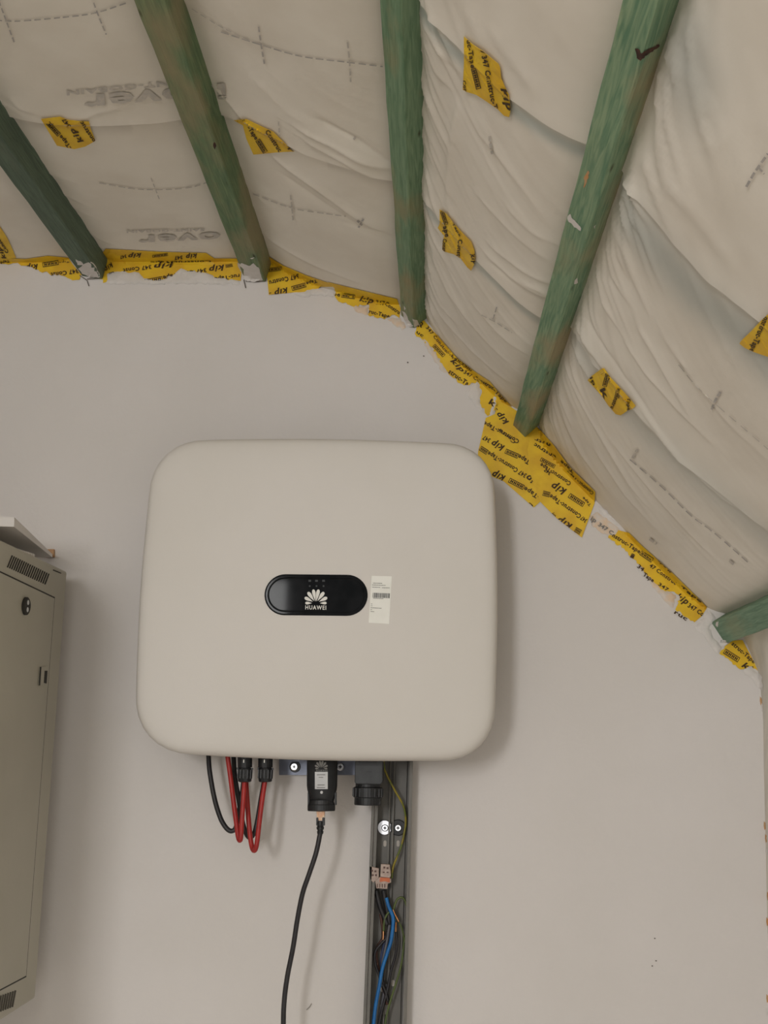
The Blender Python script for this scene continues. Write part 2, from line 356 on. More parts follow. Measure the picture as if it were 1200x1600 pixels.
def disp(s, d):
    """how far the membrane leaves the plain vault, metres into the room"""
    h = np.zeros_like(s)
    bay = np.searchsorted(SB, s); lo = np.where(bay > 0, SB[np.clip(bay - 1, 0, 4)], s - 1); hi = np.where(bay < 5, SB[np.clip(bay, 0, 4)], s + 1)
    u = s - lo; w = np.maximum(hi - lo, .05); t = np.clip(u / w, 0, 1)
    right = np.clip((s - SB[1] - .05) / .25, 0, 1)
    # long drag folds: steep beside the batten, flattening across the bay
    q = d + 0.30 * (1 - np.exp(-u / 0.13)) + 0.10 * u
    n1 = vnoise(q * 26, u * 5 + bay * 9.3, 3); n2 = vnoise(q * 70, u * 9 + bay * 5.1, 5)
    h += right * (0.0016 * (1 - np.abs(2 * n1 - 1)) ** 2 + 0.0007 * (1 - np.abs(2 * n2 - 1)) ** 2) * (0.35 + .65 * np.exp(-u / .10))
    h += 0.005 * (vnoise(s * 7, d * 5, 8) - .5) + 0.0007 * (vnoise(s * 24, d * 19, 9) - .5)
    h += 0.002 * np.sin(np.pi * t)
    for P, a, w1, w2 in FOLD_SD:
        m = (s > P[:, 0].min() - .06) & (s < P[:, 0].max() + .06) & (d > P[:, 1].min() - .06) & (d < P[:, 1].max() + .06)
        if not m.any(): continue
        ss, dd = s[m], d[m]; bd = np.full(ss.shape, 9.0); sg = np.zeros(ss.shape); tt = np.zeros(ss.shape)
        n = len(P) - 1
        for i in range(n):
            ab = P[i + 1] - P[i]; l2 = ab.dot(ab) + 1e-12
            k = np.clip(((ss - P[i, 0]) * ab[0] + (dd - P[i, 1]) * ab[1]) / l2, 0, 1)
            ex = ss - P[i, 0] - k * ab[0]; ey = dd - P[i, 1] - k * ab[1]; di = np.hypot(ex, ey)
            better = di < bd
            bd = np.where(better, di, bd); sg = np.where(better, np.sign(ab[0] * ey - ab[1] * ex), sg); tt = np.where(better, (i + k) / n, tt)
        wv = np.where(sg > 0, w2, w1) * 1e-3
        h[m] += a * 1e-3 * np.exp(-bd / wv) * np.clip(1.15 - tt ** 3, 0, 1) * np.clip(tt * 6 + .45, 0, 1)
    near = np.min(np.abs(s[..., None] - SB), -1)
    h *= np.clip((near - .012) / .012, 0, 1)
    return h - 0.011 * np.exp(-(near / .040) ** 2)      # pressed back where the battens clamp it

def membrane_sheet(k, d0, d1, lift_edge, lift, ns, nd, s0, s1):
    s = np.linspace(s0, s1, ns); v = np.linspace(0, 1, nd)
    S, V = np.meshgrid(s, v, indexing='ij'); D0, D1 = d0(S), d1(S); D = D0 + (D1 - D0) * V
    h = disp(S, D) + lift + (lift_edge - lift) * np.exp(-(D - D0) / .03) * (1 if k else 0)
    Pn, Nn = P_of(S), N_of(S)
    X = Pn[..., 0] + Nn[..., 0] * h; Z = Pn[..., 1] + Nn[..., 1] * h; Y = -D
    verts = np.stack([X, Y, Z], -1).reshape(-1, 3)
    i = np.arange(ns - 1)[:, None] * nd + np.arange(nd - 1)[None, :]
    F4 = np.stack([i, i + 1, i + nd + 1, i + nd], -1).reshape(-1, 4)
    # tint: doubled layers look blue-grey, with shade painted along the seams, dust near the eaves, grey brushed filler low on the right
    c = np.ones(S.shape + (3,))
    def mul(mask, colr):
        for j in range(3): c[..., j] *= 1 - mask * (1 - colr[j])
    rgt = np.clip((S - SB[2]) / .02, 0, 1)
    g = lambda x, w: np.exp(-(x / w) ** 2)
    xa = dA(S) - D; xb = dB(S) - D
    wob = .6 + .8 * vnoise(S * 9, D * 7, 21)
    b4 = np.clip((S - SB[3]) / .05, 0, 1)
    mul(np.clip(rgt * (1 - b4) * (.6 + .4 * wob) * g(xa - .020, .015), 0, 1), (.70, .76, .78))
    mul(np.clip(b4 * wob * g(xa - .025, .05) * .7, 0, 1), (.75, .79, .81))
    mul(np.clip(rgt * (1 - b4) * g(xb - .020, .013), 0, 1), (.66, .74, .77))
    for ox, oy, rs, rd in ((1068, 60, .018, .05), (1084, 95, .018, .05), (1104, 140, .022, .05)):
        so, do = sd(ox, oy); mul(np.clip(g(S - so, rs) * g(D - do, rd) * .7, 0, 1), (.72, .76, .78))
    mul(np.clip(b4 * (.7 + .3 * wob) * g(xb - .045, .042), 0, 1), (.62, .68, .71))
    left = 1 - rgt
    mul(np.clip(left * g(xa - .012, .012) * (vnoise(S * 14, D * 3, 31) > .45) * .5, 0, 1), (.78, .77, .77))  # shade below the seam lip, painted into the tint left of the third batten
    s_d, d_d = sd(890, 705)
    mul(np.clip(g(S - s_d, .055) * g(D - .045, .05) * (.4 + vnoise(S * 60, D * 60, 33)), 0, 1) * .8, (.84, .74, .56))
    s_e, d_e = sd(790, 600)
    mul(np.clip(g(S - s_e, .035) * g(D - .02, .03) * (.4 + vnoise(S * 60, D * 60, 35)), 0, 1) * .6, (.86, .76, .62))
    strk = vnoise(S * 6, D * 120 + S * 60, 41)
    low = np.clip((S - SB[4] - .03) / .03, 0, 1)
    mul(low * (.3 + .7 * strk), (.80, .82, .84))
    mul(np.clip((vnoise(S * 8 + 3, D * 8, 51) - .5) * .5, 0, 1), (.90, .90, .90))
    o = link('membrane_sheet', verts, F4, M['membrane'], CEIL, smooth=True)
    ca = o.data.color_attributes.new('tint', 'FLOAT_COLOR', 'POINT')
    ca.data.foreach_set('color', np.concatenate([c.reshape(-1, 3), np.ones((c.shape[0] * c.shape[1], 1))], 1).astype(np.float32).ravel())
    return verts, F4

CEIL = empty('ceiling', (0, 0, CZ + .7)); CEIL['kind'] = 'structure'
S0 = float(_cum[np.argmin(np.abs(_prof[:, 0] - W(-520, 440, 0)[0]))]); S1 = _cum[-1] - .5
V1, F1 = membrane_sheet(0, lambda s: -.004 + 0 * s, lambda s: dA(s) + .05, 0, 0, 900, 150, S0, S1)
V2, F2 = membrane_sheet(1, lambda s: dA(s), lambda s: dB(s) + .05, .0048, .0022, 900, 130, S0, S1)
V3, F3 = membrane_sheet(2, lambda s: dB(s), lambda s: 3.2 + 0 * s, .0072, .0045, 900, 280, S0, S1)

# ------------------------------------------------------------------ room shell
xr = _prof[-1, 0]
def plain(name, c, h, m, lab):
    v, f = box_vf(c, (h[0], 0, 0), (0, h[1], 0), (0, 0, h[2])); o = link(name, v, f, m); o['kind'] = 'structure'; o['label'] = lab; return o
plain('wall_back', (-.2, .06, 1.3), (1.4, .06, 1.3), M['wall'], 'smooth white plastered gable wall')
plain('floor', (-.2, -1.9, -.05), (1.4, 1.9, .05), M['floor'], 'pale floor')
CABX = W(80, 1200, -.05)[0]
plain('wall_left', (CABX - .56, -1.9, 1.2), (.05, 1.9, 1.2), M['wall'], 'white side wall')
wallv = [(-3, 0, -1), (3, 0, -1), (3, 0, 5), (-3, 0, 5)]
allV = [tuple(v) for v in V1] + [tuple(v) for v in V2] + [tuple(v) for v in V3] + wallv
n1, n2, n3 = len(V1), len(V2), len(V3)
allF = [tuple(q) for q in F1] + [tuple(q + n1) for q in F2] + [tuple(q + n1 + n2) for q in F3] + [tuple(n1 + n2 + n3 + k for k in (0, 1, 2, 3))]
BVH = BVHTree.FromPolygons([tuple(map(float, v)) for v in allV], [tuple(map(int, f)) for f in allF])
def SURF(px, py, off):
    d = ray(px, py); d = d / np.linalg.norm(d)
    hit = BVH.ray_cast(Vector(CAM), Vector(d))
    p, n = np.array(hit[0]), np.array(hit[1])
    if n.dot(d) > 0: n = -n
    k = max(-n.dot(d), .25)
    return p - d * (off / k)

# ------------------------------------------------------------------ flat lettering laid on surfaces
_txt = {}
def text_tris(s, bold=0.0, shear=0.0, space=None):
    """triangles of a word, capital height 1, starting at x = 0"""
    key = (s, bold, shear)
    if key in _txt: return _txt[key]
    cu = bpy.data.curves.new('t', 'FONT'); cu.body = s; cu.size = 1.0; cu.resolution_u = 2; cu.offset = bold; cu.shear = shear; cu.space_character = space or (1.0 + bold * 5)
    o = bpy.data.objects.new('t', cu); COL.objects.link(o)
    dg = bpy.context.evaluated_depsgraph_get(); me = o.evaluated_get(dg).to_mesh(); me.calc_loop_triangles()
    v = np.array([w.co[:2] for w in me.vertices]) if len(me.vertices) else np.zeros((0, 2))
    tr = [tuple(t.vertices) for t in me.loop_triangles]
    o.evaluated_get(dg).to_mesh_clear(); bpy.data.objects.remove(o); bpy.data.curves.remove(cu)
    v = v / 0.70
    x0 = v[:, 0].min(); v[:, 0] -= x0; wdt = v[:, 0].max()
    T = [np.array([v[i] for i in t]) for t in tr]
    _txt[key] = (T, wdt); return _txt[key]
def rect(x0, y0, x1, y1):
    a, b, c, d = map(np.array, ((x0, y0), (x1, y0), (x1, y1), (x0, y1))); return [np.array((a, b, c)), np.array((a, c, d))]
def box_tris():
    """the framed approval mark at the end of each print repeat: outline and broken strokes"""
    T = rect(0, -.1, 5.2, .08) + rect(0, .95, 5.2, 1.12) + rect(0, 0, .16, 1) + rect(5.04, 0, 5.2, 1)
    for k in range(8): T += rect(.45 + k * .56, .16, .75 + k * .56, .86)
    for k in range(4): T += rect(.6 + k * 1.1, .4, 1.2 + k * 1.1, .6)
    return T, 5.2
def clip_poly(sub, clipc):
    """Sutherland-Hodgman: sub clipped by a convex counter-clockwise polygon"""
    out = [tuple(p) for p in sub]
    n = len(clipc)
    for i in range(n):
        a, b = clipc[i], clipc[(i + 1) % n]
        if not out: return []
        inp, out = out, []
        ex, ey = b[0] - a[0], b[1] - a[1]
        side = [ex * (p[1] - a[1]) - ey * (p[0] - a[0]) for p in inp]
        for j in range(len(inp)):
            p, q, sp, sq = inp[j - 1], inp[j], side[j - 1], side[j]
            if sq >= 0:
                if sp < 0:
                    t = sp / (sp - sq); out.append((p[0] + (q[0] - p[0]) * t, p[1] + (q[1] - p[1]) * t))
                out.append(q)
            elif sp >= 0:
                t = sp / (sp - sq); out.append((p[0] + (q[0] - p[0]) * t, p[1] + (q[1] - p[1]) * t))
    return out
def ccw(p):
    a = sum(p[i - 1][0] * p[i][1] - p[i][0] * p[i - 1][1] for i in range(len(p))); return p if a > 0 else p[::-1]
def outline_tris(poly):
    t = tessellate_polygon([[Vector((x, y, 0)) for x, y in poly]])
    return [ccw([poly[i] for i in q]) for q in t]
def lay_px(frag):
    """a fragment (text, x0, y0, x1, y1, H[, style]) as triangles in pixels"""
    s, x0, y0, x1, y1, H = frag[:6]; st = frag[6] if len(frag) > 6 else ''
    if s == '#': T, w = box_tris()
    elif s == 'kip': T, w = text_tris('kip', .03, .3)
    elif s == 'HUAWEI': T, w = text_tris(s, .022, .0, 1.22)
    else: T, w = text_tris(s, .03, .0, 1.08)
    u = np.array((x1 - x0, y1 - y0), float); L = np.linalg.norm(u); un = u / L; v = np.array((un[1], -un[0])) * H; u = u / w
    return [np.array((x0, y0)) + t[:, :1] * u + t[:, 1:] * v for t in T]
def surf_mesh(name, polys, off, m, parent, place=None, smooth=False):
    V, Fc, idx = [], [], {}
    for p in polys:
        ids = []
        for q in p:
            k = (round(q[0], 2), round(q[1], 2))
            if k not in idx: idx[k] = len(V); V.append((place or SURF)(q[0], q[1], off))
            if not ids or ids[-1] != idx[k]: ids.append(idx[k])
        if len(ids) > 1 and ids[0] == ids[-1]: ids.pop()
        if len(set(ids)) == len(ids) and len(ids) > 2: Fc.append(ids)
    return link(name, V, Fc, m, parent, smooth) if Fc else None
def clipped(tris, outl):
    res = []
    bbs = [(min(p[0] for p in c), min(p[1] for p in c), max(p[0] for p in c), max(p[1] for p in c)) for c in outl]
    for t in tris:
        mn, mx = t.min(0), t.max(0)
        for c, bb in zip(outl, bbs):
            if mx[0] < bb[0] or mn[0] > bb[2] or mx[1] < bb[1] or mn[1] > bb[3]: continue
            q = clip_poly(t, c)
            if len(q) > 2: res.append(q)
    return res
def ragged(poly, amp, step, seed):
    """poly points may carry a third value: the edge that starts there is torn or plastered over"""
    r = random.Random(seed); out = []
    n = len(poly)
    for i in range(n):
        a, b = poly[i], poly[(i + 1) % n]; out.append((a[0], a[1]))
        if len(a) > 2:
            L = math.hypot(b[0] - a[0], b[1] - a[1]); k = max(1, int(L / step)); nx, ny = -(b[1] - a[1]) / L, (b[0] - a[0]) / L
            for j in range(1, k):
                t = (j + r.uniform(-.3, .3)) / k; o = r.uniform(-amp, amp)
                out.append((a[0] + (b[0] - a[0]) * t + nx * o, a[1] + (b[1] - a[1]) * t + ny * o))
    return out
def gridded(poly, cell):
    """cut an outline into small cells so it can follow the surface"""
    tris = outline_tris(poly)
    xs = [p[0] for p in poly]; ys = [p[1] for p in poly]; res = []
    x = min(xs)
    while x < max(xs):
        y = min(ys)
        while y < max(ys):
            c = [(x, y), (x + cell, y), (x + cell, y + cell), (x, y + cell)]
            q = clip_poly(ccw(poly), c)
            if len(q) > 2: res.append(q)
            y += cell
        x += cell
    return res
def tape(label, poly, frags, seed, group, off=.0014, amp=2.2, step=3.5, extra=()):
    poly = ragged(poly, amp, step, seed)
    c = SURF(sum(p[0] for p in poly) / len(poly), sum(p[1] for p in poly) / len(poly), 0)
    o = surf_mesh('adhesive_tape', gridded(poly, 2.5 if group == GS else 5.0), off + (.0012 if group == GS else 0), M['tape'], None)
    # re-root at a point on the surface
    tag(o, label, 'tape', group)
    md = o.modifiers.new('thickness', 'SOLIDIFY'); md.thickness = .0003; md.offset = 0
    tris = [t for f in frags for t in lay_px(f)]
    ol = outline_tris(poly)
    lp = clipped(tris, ol) + [list(map(tuple, t)) for f in extra for t in lay_px(f)]
    if lp: surf_mesh('lettering', lp, off + (.0012 if group == GS else 0) + .0010, M['ink'], o)
    return o

GJ = 'tape along the wall and ceiling corner'; GS = 'tape patches on the membrane seams'
tape('small yellow tape patch on the membrane left of the second batten, kip 347 upside down', [(64, 186), (94, 182.5), (105, 187), (129, 190), (139, 190), (142.5, 203), (149, 220), (133, 229), (116, 233), (89, 227.5), (79, 211)],
     [('kip', 131, 221, 114, 200, 8), ('347', 111, 197, 101, 184, 6), ('-Tape', 112.5, 230, 95.6, 210.6, 6), ('#', 94.7, 209, 77, 190, 6), ('onstruc', 149.5, 220, 129, 189, 6.5)], 1, GS)
tape('yellow tape patch on the membrane just right of the second batten, Tape and Construc showing', [(365.5, 188), (385, 186), (399, 193), (427, 206), (455, 234), (460, 236.5), (434, 238), (396, 241.6), (385, 217), (379.5, 196)],
     [('-Tape', 386, 200, 399, 219, 6.5), ('#', 399.5, 220.5, 412, 240, 6.5), ('Construc', 414, 206, 435.5, 238, 7), ('kip', 443, 220, 458, 238, 9), ('kip', 379, 190, 383, 187, 3), ('.', 384, 218, 387, 225, 5)], 2, GS)
tape('largest seam patch of yellow tape, high on the membrane between third and fourth battens', [(725, 57), (738, 69), (753, 79), (779, 100), (781.5, 106), (783, 122), (790, 138), (795, 148), (798, 170), (795.5, 183), (788, 181), (777, 170), (758, 157), (744, 148), (729, 143.5), (723, 140), (725, 100)],
     [('uc-Tape', 729, 63, 736, 107, 7), ('#', 736.5, 108, 744.5, 140, 6.5), ('347 Construc-T', 752.5, 88, 770, 171, 8), ('kip', 782, 138, 793, 174, 11), ('Con', 722.5, 126, 725, 144, 5), ('7', 749, 78, 757, 87, 4)], 3, GS)
tape('crumpled yellow tape patch low between the third and fourth battens', [(687, 327), (697.5, 334), (710, 350), (721.7, 363), (736, 377.5), (741, 390), (743, 406), (740, 415), (736, 423), (730, 417.5), (720, 404), (709, 397), (694, 393), (691, 390), (691.7, 377), (694, 368), (686.7, 360), (684, 356), (687, 350)],
     [('#', 688, 331, 695, 352, 5), ('ape', 692, 354, 696, 371, 7), ('Const', 692, 373, 690.5, 393, 6), ('Constr', 716, 374, 713, 405, 6.5), ('kip', 734, 397, 741, 414, 8), ('Tape', 706, 349, 718, 370, 3)], 4, GS)
tape('narrow yellow tape patch on the membrane right of the fourth batten, near its foot', [(940, 576), (944, 575.5), (954, 590), (968, 605), (985, 624), (993, 634), (988, 639), (980, 642), (970, 649), (962, 647), (950, 633), (940, 618), (926, 603), (918, 594), (925, 587)],
     [('#', 946.5, 584, 941.5, 603, 6), ('#', 964, 606, 960.5, 621, 6), ('nstruc', 960, 621, 952, 641, 6.5), ('k', 937, 609, 945, 625, 8), ('Tape', 980, 621, 980, 642, 5), ('ip', 921, 590, 927, 603, 5)], 5, GS)
tape('yellow tape patch on the membrane cut by the right edge of the photo', [(1260, 440), (1200, 491), (1188, 502), (1174, 517), (1157.5, 533), (1155.5, 537), (1164, 543.6), (1178, 550), (1201, 558), (1260, 582)],
     [('onstruc-Tape', 1194, 494, 1170.5, 548, 9), ('kip 347 Construc', 1240, 480, 1205, 560, 9)], 6, GS)
# along the corner
tape('short slanting strip of yellow tape at the far left edge of the photo', [(-40, 318), (0, 354), (12, 373), (21, 393), (25, 403), (0, 405), (-40, 405)], [('Construc-Tape', 14, 394, -20, 345, 5), ('kip', 10, 404, 0, 385, 6)], 10, GJ)
tape('yellow corner tape left of the first batten, worn plaster edge below', [(-60, 405), (0, 404), (17, 404), (40, 405), (75, 400), (107, 403), (113, 412), (127, 429), (124, 437), (113, 438, 1), (99, 431, 1), (77, 428, 1), (59, 421, 1), (37, 415, 1), (20, 411, 1), (0, 412, 1), (-60, 412)],
     [('kip', 59, 412.5, 40, 415, 8), ('#', 91, 407, 66, 411, 6), ('Tape', 108, 406, 92, 408, 4), ('347 Const', 122, 420, 79, 426.5, 6.5), ('Tape', 14, 406, 0, 410, 4)], 11, GJ)
tape('long yellow corner tape between the first and second battens, plaster smeared across', [(165, 389), (200, 391), (255, 394), (322, 395.5), (335, 404), (372, 404), (378, 415), (376, 439), (365, 437, 1), (335, 434, 1), (322, 426, 1), (290, 422, 1), (275, 427, 1), (250, 439, 1), (225, 437, 1), (217, 426, 1), (182, 426, 1), (174, 440, 1), (161, 442, 1), (152, 422), (155, 402)],
     [('kip', 221, 395.5, 200, 398, 6.5), ('347', 197, 398, 187, 400, 5), ('kip', 308, 396, 290, 399, 7), ('347', 285, 399.5, 272, 401, 5.5), ('#', 262, 396, 238, 399, 3.5), ('Construc-Tape', 330, 407, 235, 409, 3), ('kip', 271, 408.5, 240, 413, 8.5), ('347 Const', 236, 414, 192, 420, 6), ('kip', 350, 413.5, 326, 418, 8.5), ('347 Const', 322, 419, 276, 426, 6),
      ('#', 363, 412, 352, 414, 4), ('ruc-Tape', 374, 428, 335, 433.5, 6), ('c-Tape', 285, 425, 254, 431.5, 6), ('#', 253, 432, 226, 437, 5.5), ('Con', 178, 424, 170, 426, 6), ('kip', 174, 410, 162, 420, 7)], 12, GJ)
tape('wide triangular corner tape hanging just right of the second batten end', [(402, 396), (414, 397.5), (442, 415), (477, 430), (512, 442), (521, 448), (500, 448), (494.5, 456), (458, 457), (420, 460.5), (417.5, 434), (407, 410)],
     [('347 Constru', 466, 428, 420, 439, 7), ('kip', 449, 449, 428, 455, 9), ('#', 477, 442, 455, 448, 6), ('Tape', 494.5, 437, 478, 441, 5), ('#', 440, 417, 415, 420, 5), ('.', 424, 457, 420, 458, 5)], 13, GJ)
tape('corner tape strip left of the third batten, kip 347 upright', [(512, 441), (540, 448), (577, 457), (620.5, 467.5), (626, 482), (624, 497, 1), (612, 492, 1), (600.6, 499, 1), (575, 492, 1), (577, 476, 1), (549, 478, 1), (526, 467.5, 1), (522.5, 450)],
     [('pe', 521, 461, 531, 463.5, 6), ('#', 533, 464, 554, 467, 5.5), ('kip', 561, 470, 583, 474, 8), ('347', 587, 475, 601, 477, 6), ('Constru', 601, 476, 623, 491, 6), ('ruc-Tape', 576, 489, 608, 497, 6)], 14, GJ)
tape('narrow torn corner tape running down from third batten to fourth batten', [(662, 500), (677, 517), (713.5, 559), (739, 579), (764.5, 596), (781.5, 616), (800, 636), (779, 626, 1), (773, 641, 1), (762, 650, 1), (750, 630, 1), (753, 613, 1), (745, 596, 1), (733, 602, 1), (725, 602, 1), (705, 588, 1), (691, 568, 1), (674, 542, 1), (648, 521, 1), (651, 511)],
     [('ip', 653, 511, 662, 507, 8), ('347 Const', 665, 512, 692, 545, 5), ('ruc-Tape', 692, 546, 712, 563, 4.5), ('#', 712, 563, 736, 580, 4), ('kip', 703, 564, 722, 582, 7), ('347 Construc', 724, 583, 770, 609, 5.5), ('-Tape', 770, 610, 790, 630, 5), ('struc-Ta', 700, 582, 730, 603, 7), ('k', 763, 630, 772, 636, 9), ('#', 676, 541, 692, 558, 5), ('uc', 650, 520, 660, 527, 5)], 15, GJ)
tape('broad yellow tape patch below the fourth batten, its lower corner behind the inverter', [(777, 624), (800, 637), (822, 652), (836, 664), (846, 674), (853, 688), (856, 740), (844, 784), (834, 793), (787, 752), (745, 735), (747, 706), (759, 653), (773, 647)],
     [('kip', 795.6, 659, 780, 643, 9), ('3', 778, 640, 774, 636, 6), ('Construc-Tape', 812, 688, 757, 658, 6.5), ('kip', 789, 697, 770, 688, 10), ('347', 767, 686, 756.5, 680, 7), ('#', 811, 710, 791, 701.5, 6.5), ('onstruc-Tape', 858, 738, 811.5, 710, 7), ('Constr', 806, 690, 780, 668, 5),
      ('347 Construc-Tape', 823.5, 741, 764, 705, 7), ('kip', 847, 752, 825, 741, 11), ('#', 763.5, 704.5, 752, 697, 6.5), ('kip', 790.5, 744, 771, 736, 11), ('#', 820, 759, 797, 747, 6.5), ('c-Tape', 849, 778, 820.5, 760, 7), ('c', 834, 790, 827, 785, 6), ('#', 857, 760, 851, 756, 6)], 16, GJ, off=.0014)
tape('broad yellow tape patch on the wall right of the fourth batten foot', [(834, 664), (846, 674), (866, 697), (889, 729), (930, 769), (929, 786), (909, 840), (869, 809), (844, 784), (829, 742), (824, 702)],
     [('Construc-Tape', 909, 805, 861, 772, 7), ('347', 918, 812, 910, 806, 6.5), ('#', 860, 770, 849, 767, 6.5), ('kip', 886, 765, 864, 754, 11), ('#', 914, 786, 891, 771, 6.5), ('Construc-Tape', 893, 754, 846, 723, 6.5), ('kip', 895, 820, 873, 808, 11), ('#', 909, 829, 900, 824, 6.5), ('Construc', 928, 770, 906, 752, 5), ('-Tape', 905, 751, 886, 736, 5), ('347', 862, 738, 853, 731, 6), ('onstruc', 869, 713, 836, 692, 6), ('Tape', 897, 736, 877, 719, 4.5), ('nstr', 860, 694, 836, 684, 5), ('#', 868, 727, 846, 715, 5), ('cop', 869, 806, 863, 801, 6), ('Tape', 924, 789, 912, 776, 4)], 17, GJ, off=.0024)
tape('slim corner tape running down toward the fifth batten, half covered by plaster', [(962.5, 827.5), (982.5, 832.5), (1005, 855), (1050, 895), (1105, 949), (1097, 962), (1085, 972.5, 1), (1055, 952.5, 1), (1062, 932, 1), (1050, 924, 1), (1030, 922, 1), (1010, 895, 1), (995, 880, 1), (975, 857, 1), (950, 840, 1)],
     [('nstruc-Tape', 956, 838, 999, 865, 6.5), ('#', 999, 866, 1017.5, 878.5, 6.5), ('47 Construc', 1014, 885, 1055, 914, 6), ('-Tape', 1057, 914, 1095, 942, 4), ('kip', 1055, 934, 1073, 945, 10), ('347 Co', 1074, 948, 1097.5, 963, 7), ('Tape #', 1022, 870, 1048, 896, 4), ('ip T', 963, 824, 980, 834, 6)],
     18, GJ, extra=[('i', 984, 870, 990, 873, 7), ('34', 995, 886, 1004, 893, 6), ('Tape', 1004, 899, 1020, 910, 6), ('347', 1028, 914, 1043, 924, 5), ('ruc', 1053, 958, 1072, 970, 6)])
tape('short corner tape below the fifth batten', [(1145, 1001), (1160, 1000), (1177.5, 1032.5), (1184, 1048, 1), (1170, 1041, 1), (1157.5, 1046, 1), (1140, 1032, 1), (1124, 1021, 1), (1132.5, 1010)],
     [('struc-Tape', 1142.5, 1007, 1177.5, 1037, 6.5), ('#', 1130, 1020, 1152.5, 1034.5, 7), ('kip', 1158, 1041, 1182, 1054, 9)], 19, GJ)

# thin plaster skim dragged over tape and corner (belongs to the wall)
WB = bpy.data.objects['wall_back']
def smear(poly, seed, m='smear', off=.0025, amp=1.8):
    p = ragged([(x, y, 1) for x, y in poly], amp, 4.0, seed)
    def feathered(x, y, o_):
        dm = 99.0
        for (ax, ay), (bx, by) in zip(p, p[1:] + p[:1]):
            l2 = (bx - ax) ** 2 + (by - ay) ** 2 + 1e-9; k = max(0, min(1, ((x - ax) * (bx - ax) + (y - ay) * (by - ay)) / l2))
            dm = min(dm, math.hypot(x - ax - k * (bx - ax), y - ay - k * (by - ay)))
        return SURF(x, y, .0004 + (o_ - .0004) * min(1.0, dm / 3.0))
    o = surf_mesh('plaster_smear', gridded(p, 2.5), off, M[m], WB, place=feathered, smooth=True); return o
for k, (poly, m) in enumerate([
    ([(165, 428), (180, 423), (215, 424), (222, 432), (240, 437), (262, 433), (274, 424), (283, 414), (290, 420), (318, 424), (335, 432), (372, 438), (376, 444), (280, 443), (165, 444)], 'smear'),
    ([(455, 457), (492, 450), (522, 452), (524, 464), (496, 462), (470, 464)], 'smear'),
    ([(548, 477), (577, 478), (575, 492), (560, 489)], 'pink'), ([(604, 497), (626, 497), (634, 512), (628, 516)], 'pink'),
    ([(655, 520), (672, 538), (690, 566), (702, 586), (690, 580), (668, 548)], 'pink'), ([(733, 603), (745, 597), (752, 612), (750, 628), (758, 648), (742, 634), (728, 616)], 'smear'),
    ([(772, 612), (780, 618), (772, 648), (762, 654), (768, 634)], 'smear'),
    ([(922, 806), (934, 800), (955, 815), (970, 829), (960, 838), (942, 834), (924, 820)], 'pink'), ([(932, 786), (950, 800), (968, 822), (978, 832), (960, 822), (940, 806)], 'smear'),
    ([(1008, 893), (1022, 908), (1034, 920), (1056, 930), (1052, 950), (1036, 936), (1018, 914)], 'pink'), ([(990, 880), (1004, 890), (1012, 902), (1000, 898)], 'smear'),
    ([(1100, 962), (1107, 952), (1120, 966), (1108, 982), (1118, 1000), (1128, 1012), (1122, 1022), (1104, 1000), (1086, 980)], 'smear'),
    ([(1157, 1046), (1172, 1042), (1190, 1056), (1192, 1080), (1180, 1068)], 'smear')]):
    smear(poly, 200 + k, m)
# left-over print showing through the thin plaster beside the corner tape
lp = [list(map(tuple, t)) for f in [('ip', 922, 812, 930, 817, 7), ('347 C', 934, 821, 956, 836, 6)] for t in lay_px(f)]
surf_mesh('faded_lettering', lp, .0048, M['greyink'], WB)
def speck(pts, w, m, name, off=.0016):
    polys = []
    for (x0, y0), (x1, y1) in zip(pts[:-1], pts[1:]):
        L = math.hypot(x1 - x0, y1 - y0); nx, ny = -(y1 - y0) / L * w / 2, (x1 - x0) / L * w / 2
        polys.append([(x0 + nx, y0 + ny), (x0 - nx, y0 - ny), (x1 - nx, y1 - ny), (x1 + nx, y1 + ny)])
    return surf_mesh(name, polys, off, m, WB)
for pts, w in [([(124, 430), (136, 438), (139, 447)], 1.6), ([(136, 436), (156, 435)], 1.6), ([(381, 437), (384, 450)], 1.8), ([(384, 439), (402, 440), (416, 439)], 1.8), ([(482, 1578), (486, 1572), (487, 1566)], .1),
               ([(479, 1578), (484, 1573), (487, 1568)], 1.2)]:
    speck(pts, w, M['crack'], 'hairline_crack')
for x, y in [(1018, 1509), (1024, 1501), (1022, 1466), (636, 566), (661, 556)]:
    speck([(x, y), (x + 2.2, y + .6)], 1.8, M['crack'], 'paint_speck')
for k, (x, y) in enumerate([(1188, 1095), (1190, 1105), (1194, 1290), (1196, 1310), (1197, 1330), (1198, 1440), (1198, 1560), (1197, 1580), (1199, 1400)]):
    smear([(x - .5, y - 7), (x + 2, y - 4), (x + 2.4, y + 5), (x + .5, y + 7), (x - .8, y)], 300 + k, 'brick' if k % 3 != 1 else 'smear', .003, 1.0)

# ------------------------------------------------------------------ printing on the membrane (flat print, parts of the ceiling)
def dashed(pts, dash, gap, w, m='print'):
    P = catmull([(x, y, 0) for x, y in pts], 30); polys = []; acc = 0; on = True; seg = []
    for a, b in zip(P[:-1], P[1:]):
        L = np.linalg.norm(b - a); acc += L
        if on:
            n = np.array((-(b - a)[1], (b - a)[0])) / (L + 1e-9) * w / 2
            polys.append([tuple(a[:2] + n), tuple(a[:2] - n), tuple(b[:2] - n), tuple(b[:2] + n)])
        if acc > (dash if on else gap): on = not on; acc = 0
    return surf_mesh('printed_dashes', polys, .0018, M[m], CEIL)
dashed([(-20, 30), (0, 32), (30, 33), (100, 27), (150, 20), (200, 4)], 9, 4, 2.0)
dashed([(-6, -10), (8, 28), (22, 66)], 8, 4, 2.2); dashed([(142, -8), (154, 25), (166, 54)], 8, 4, 2.2)
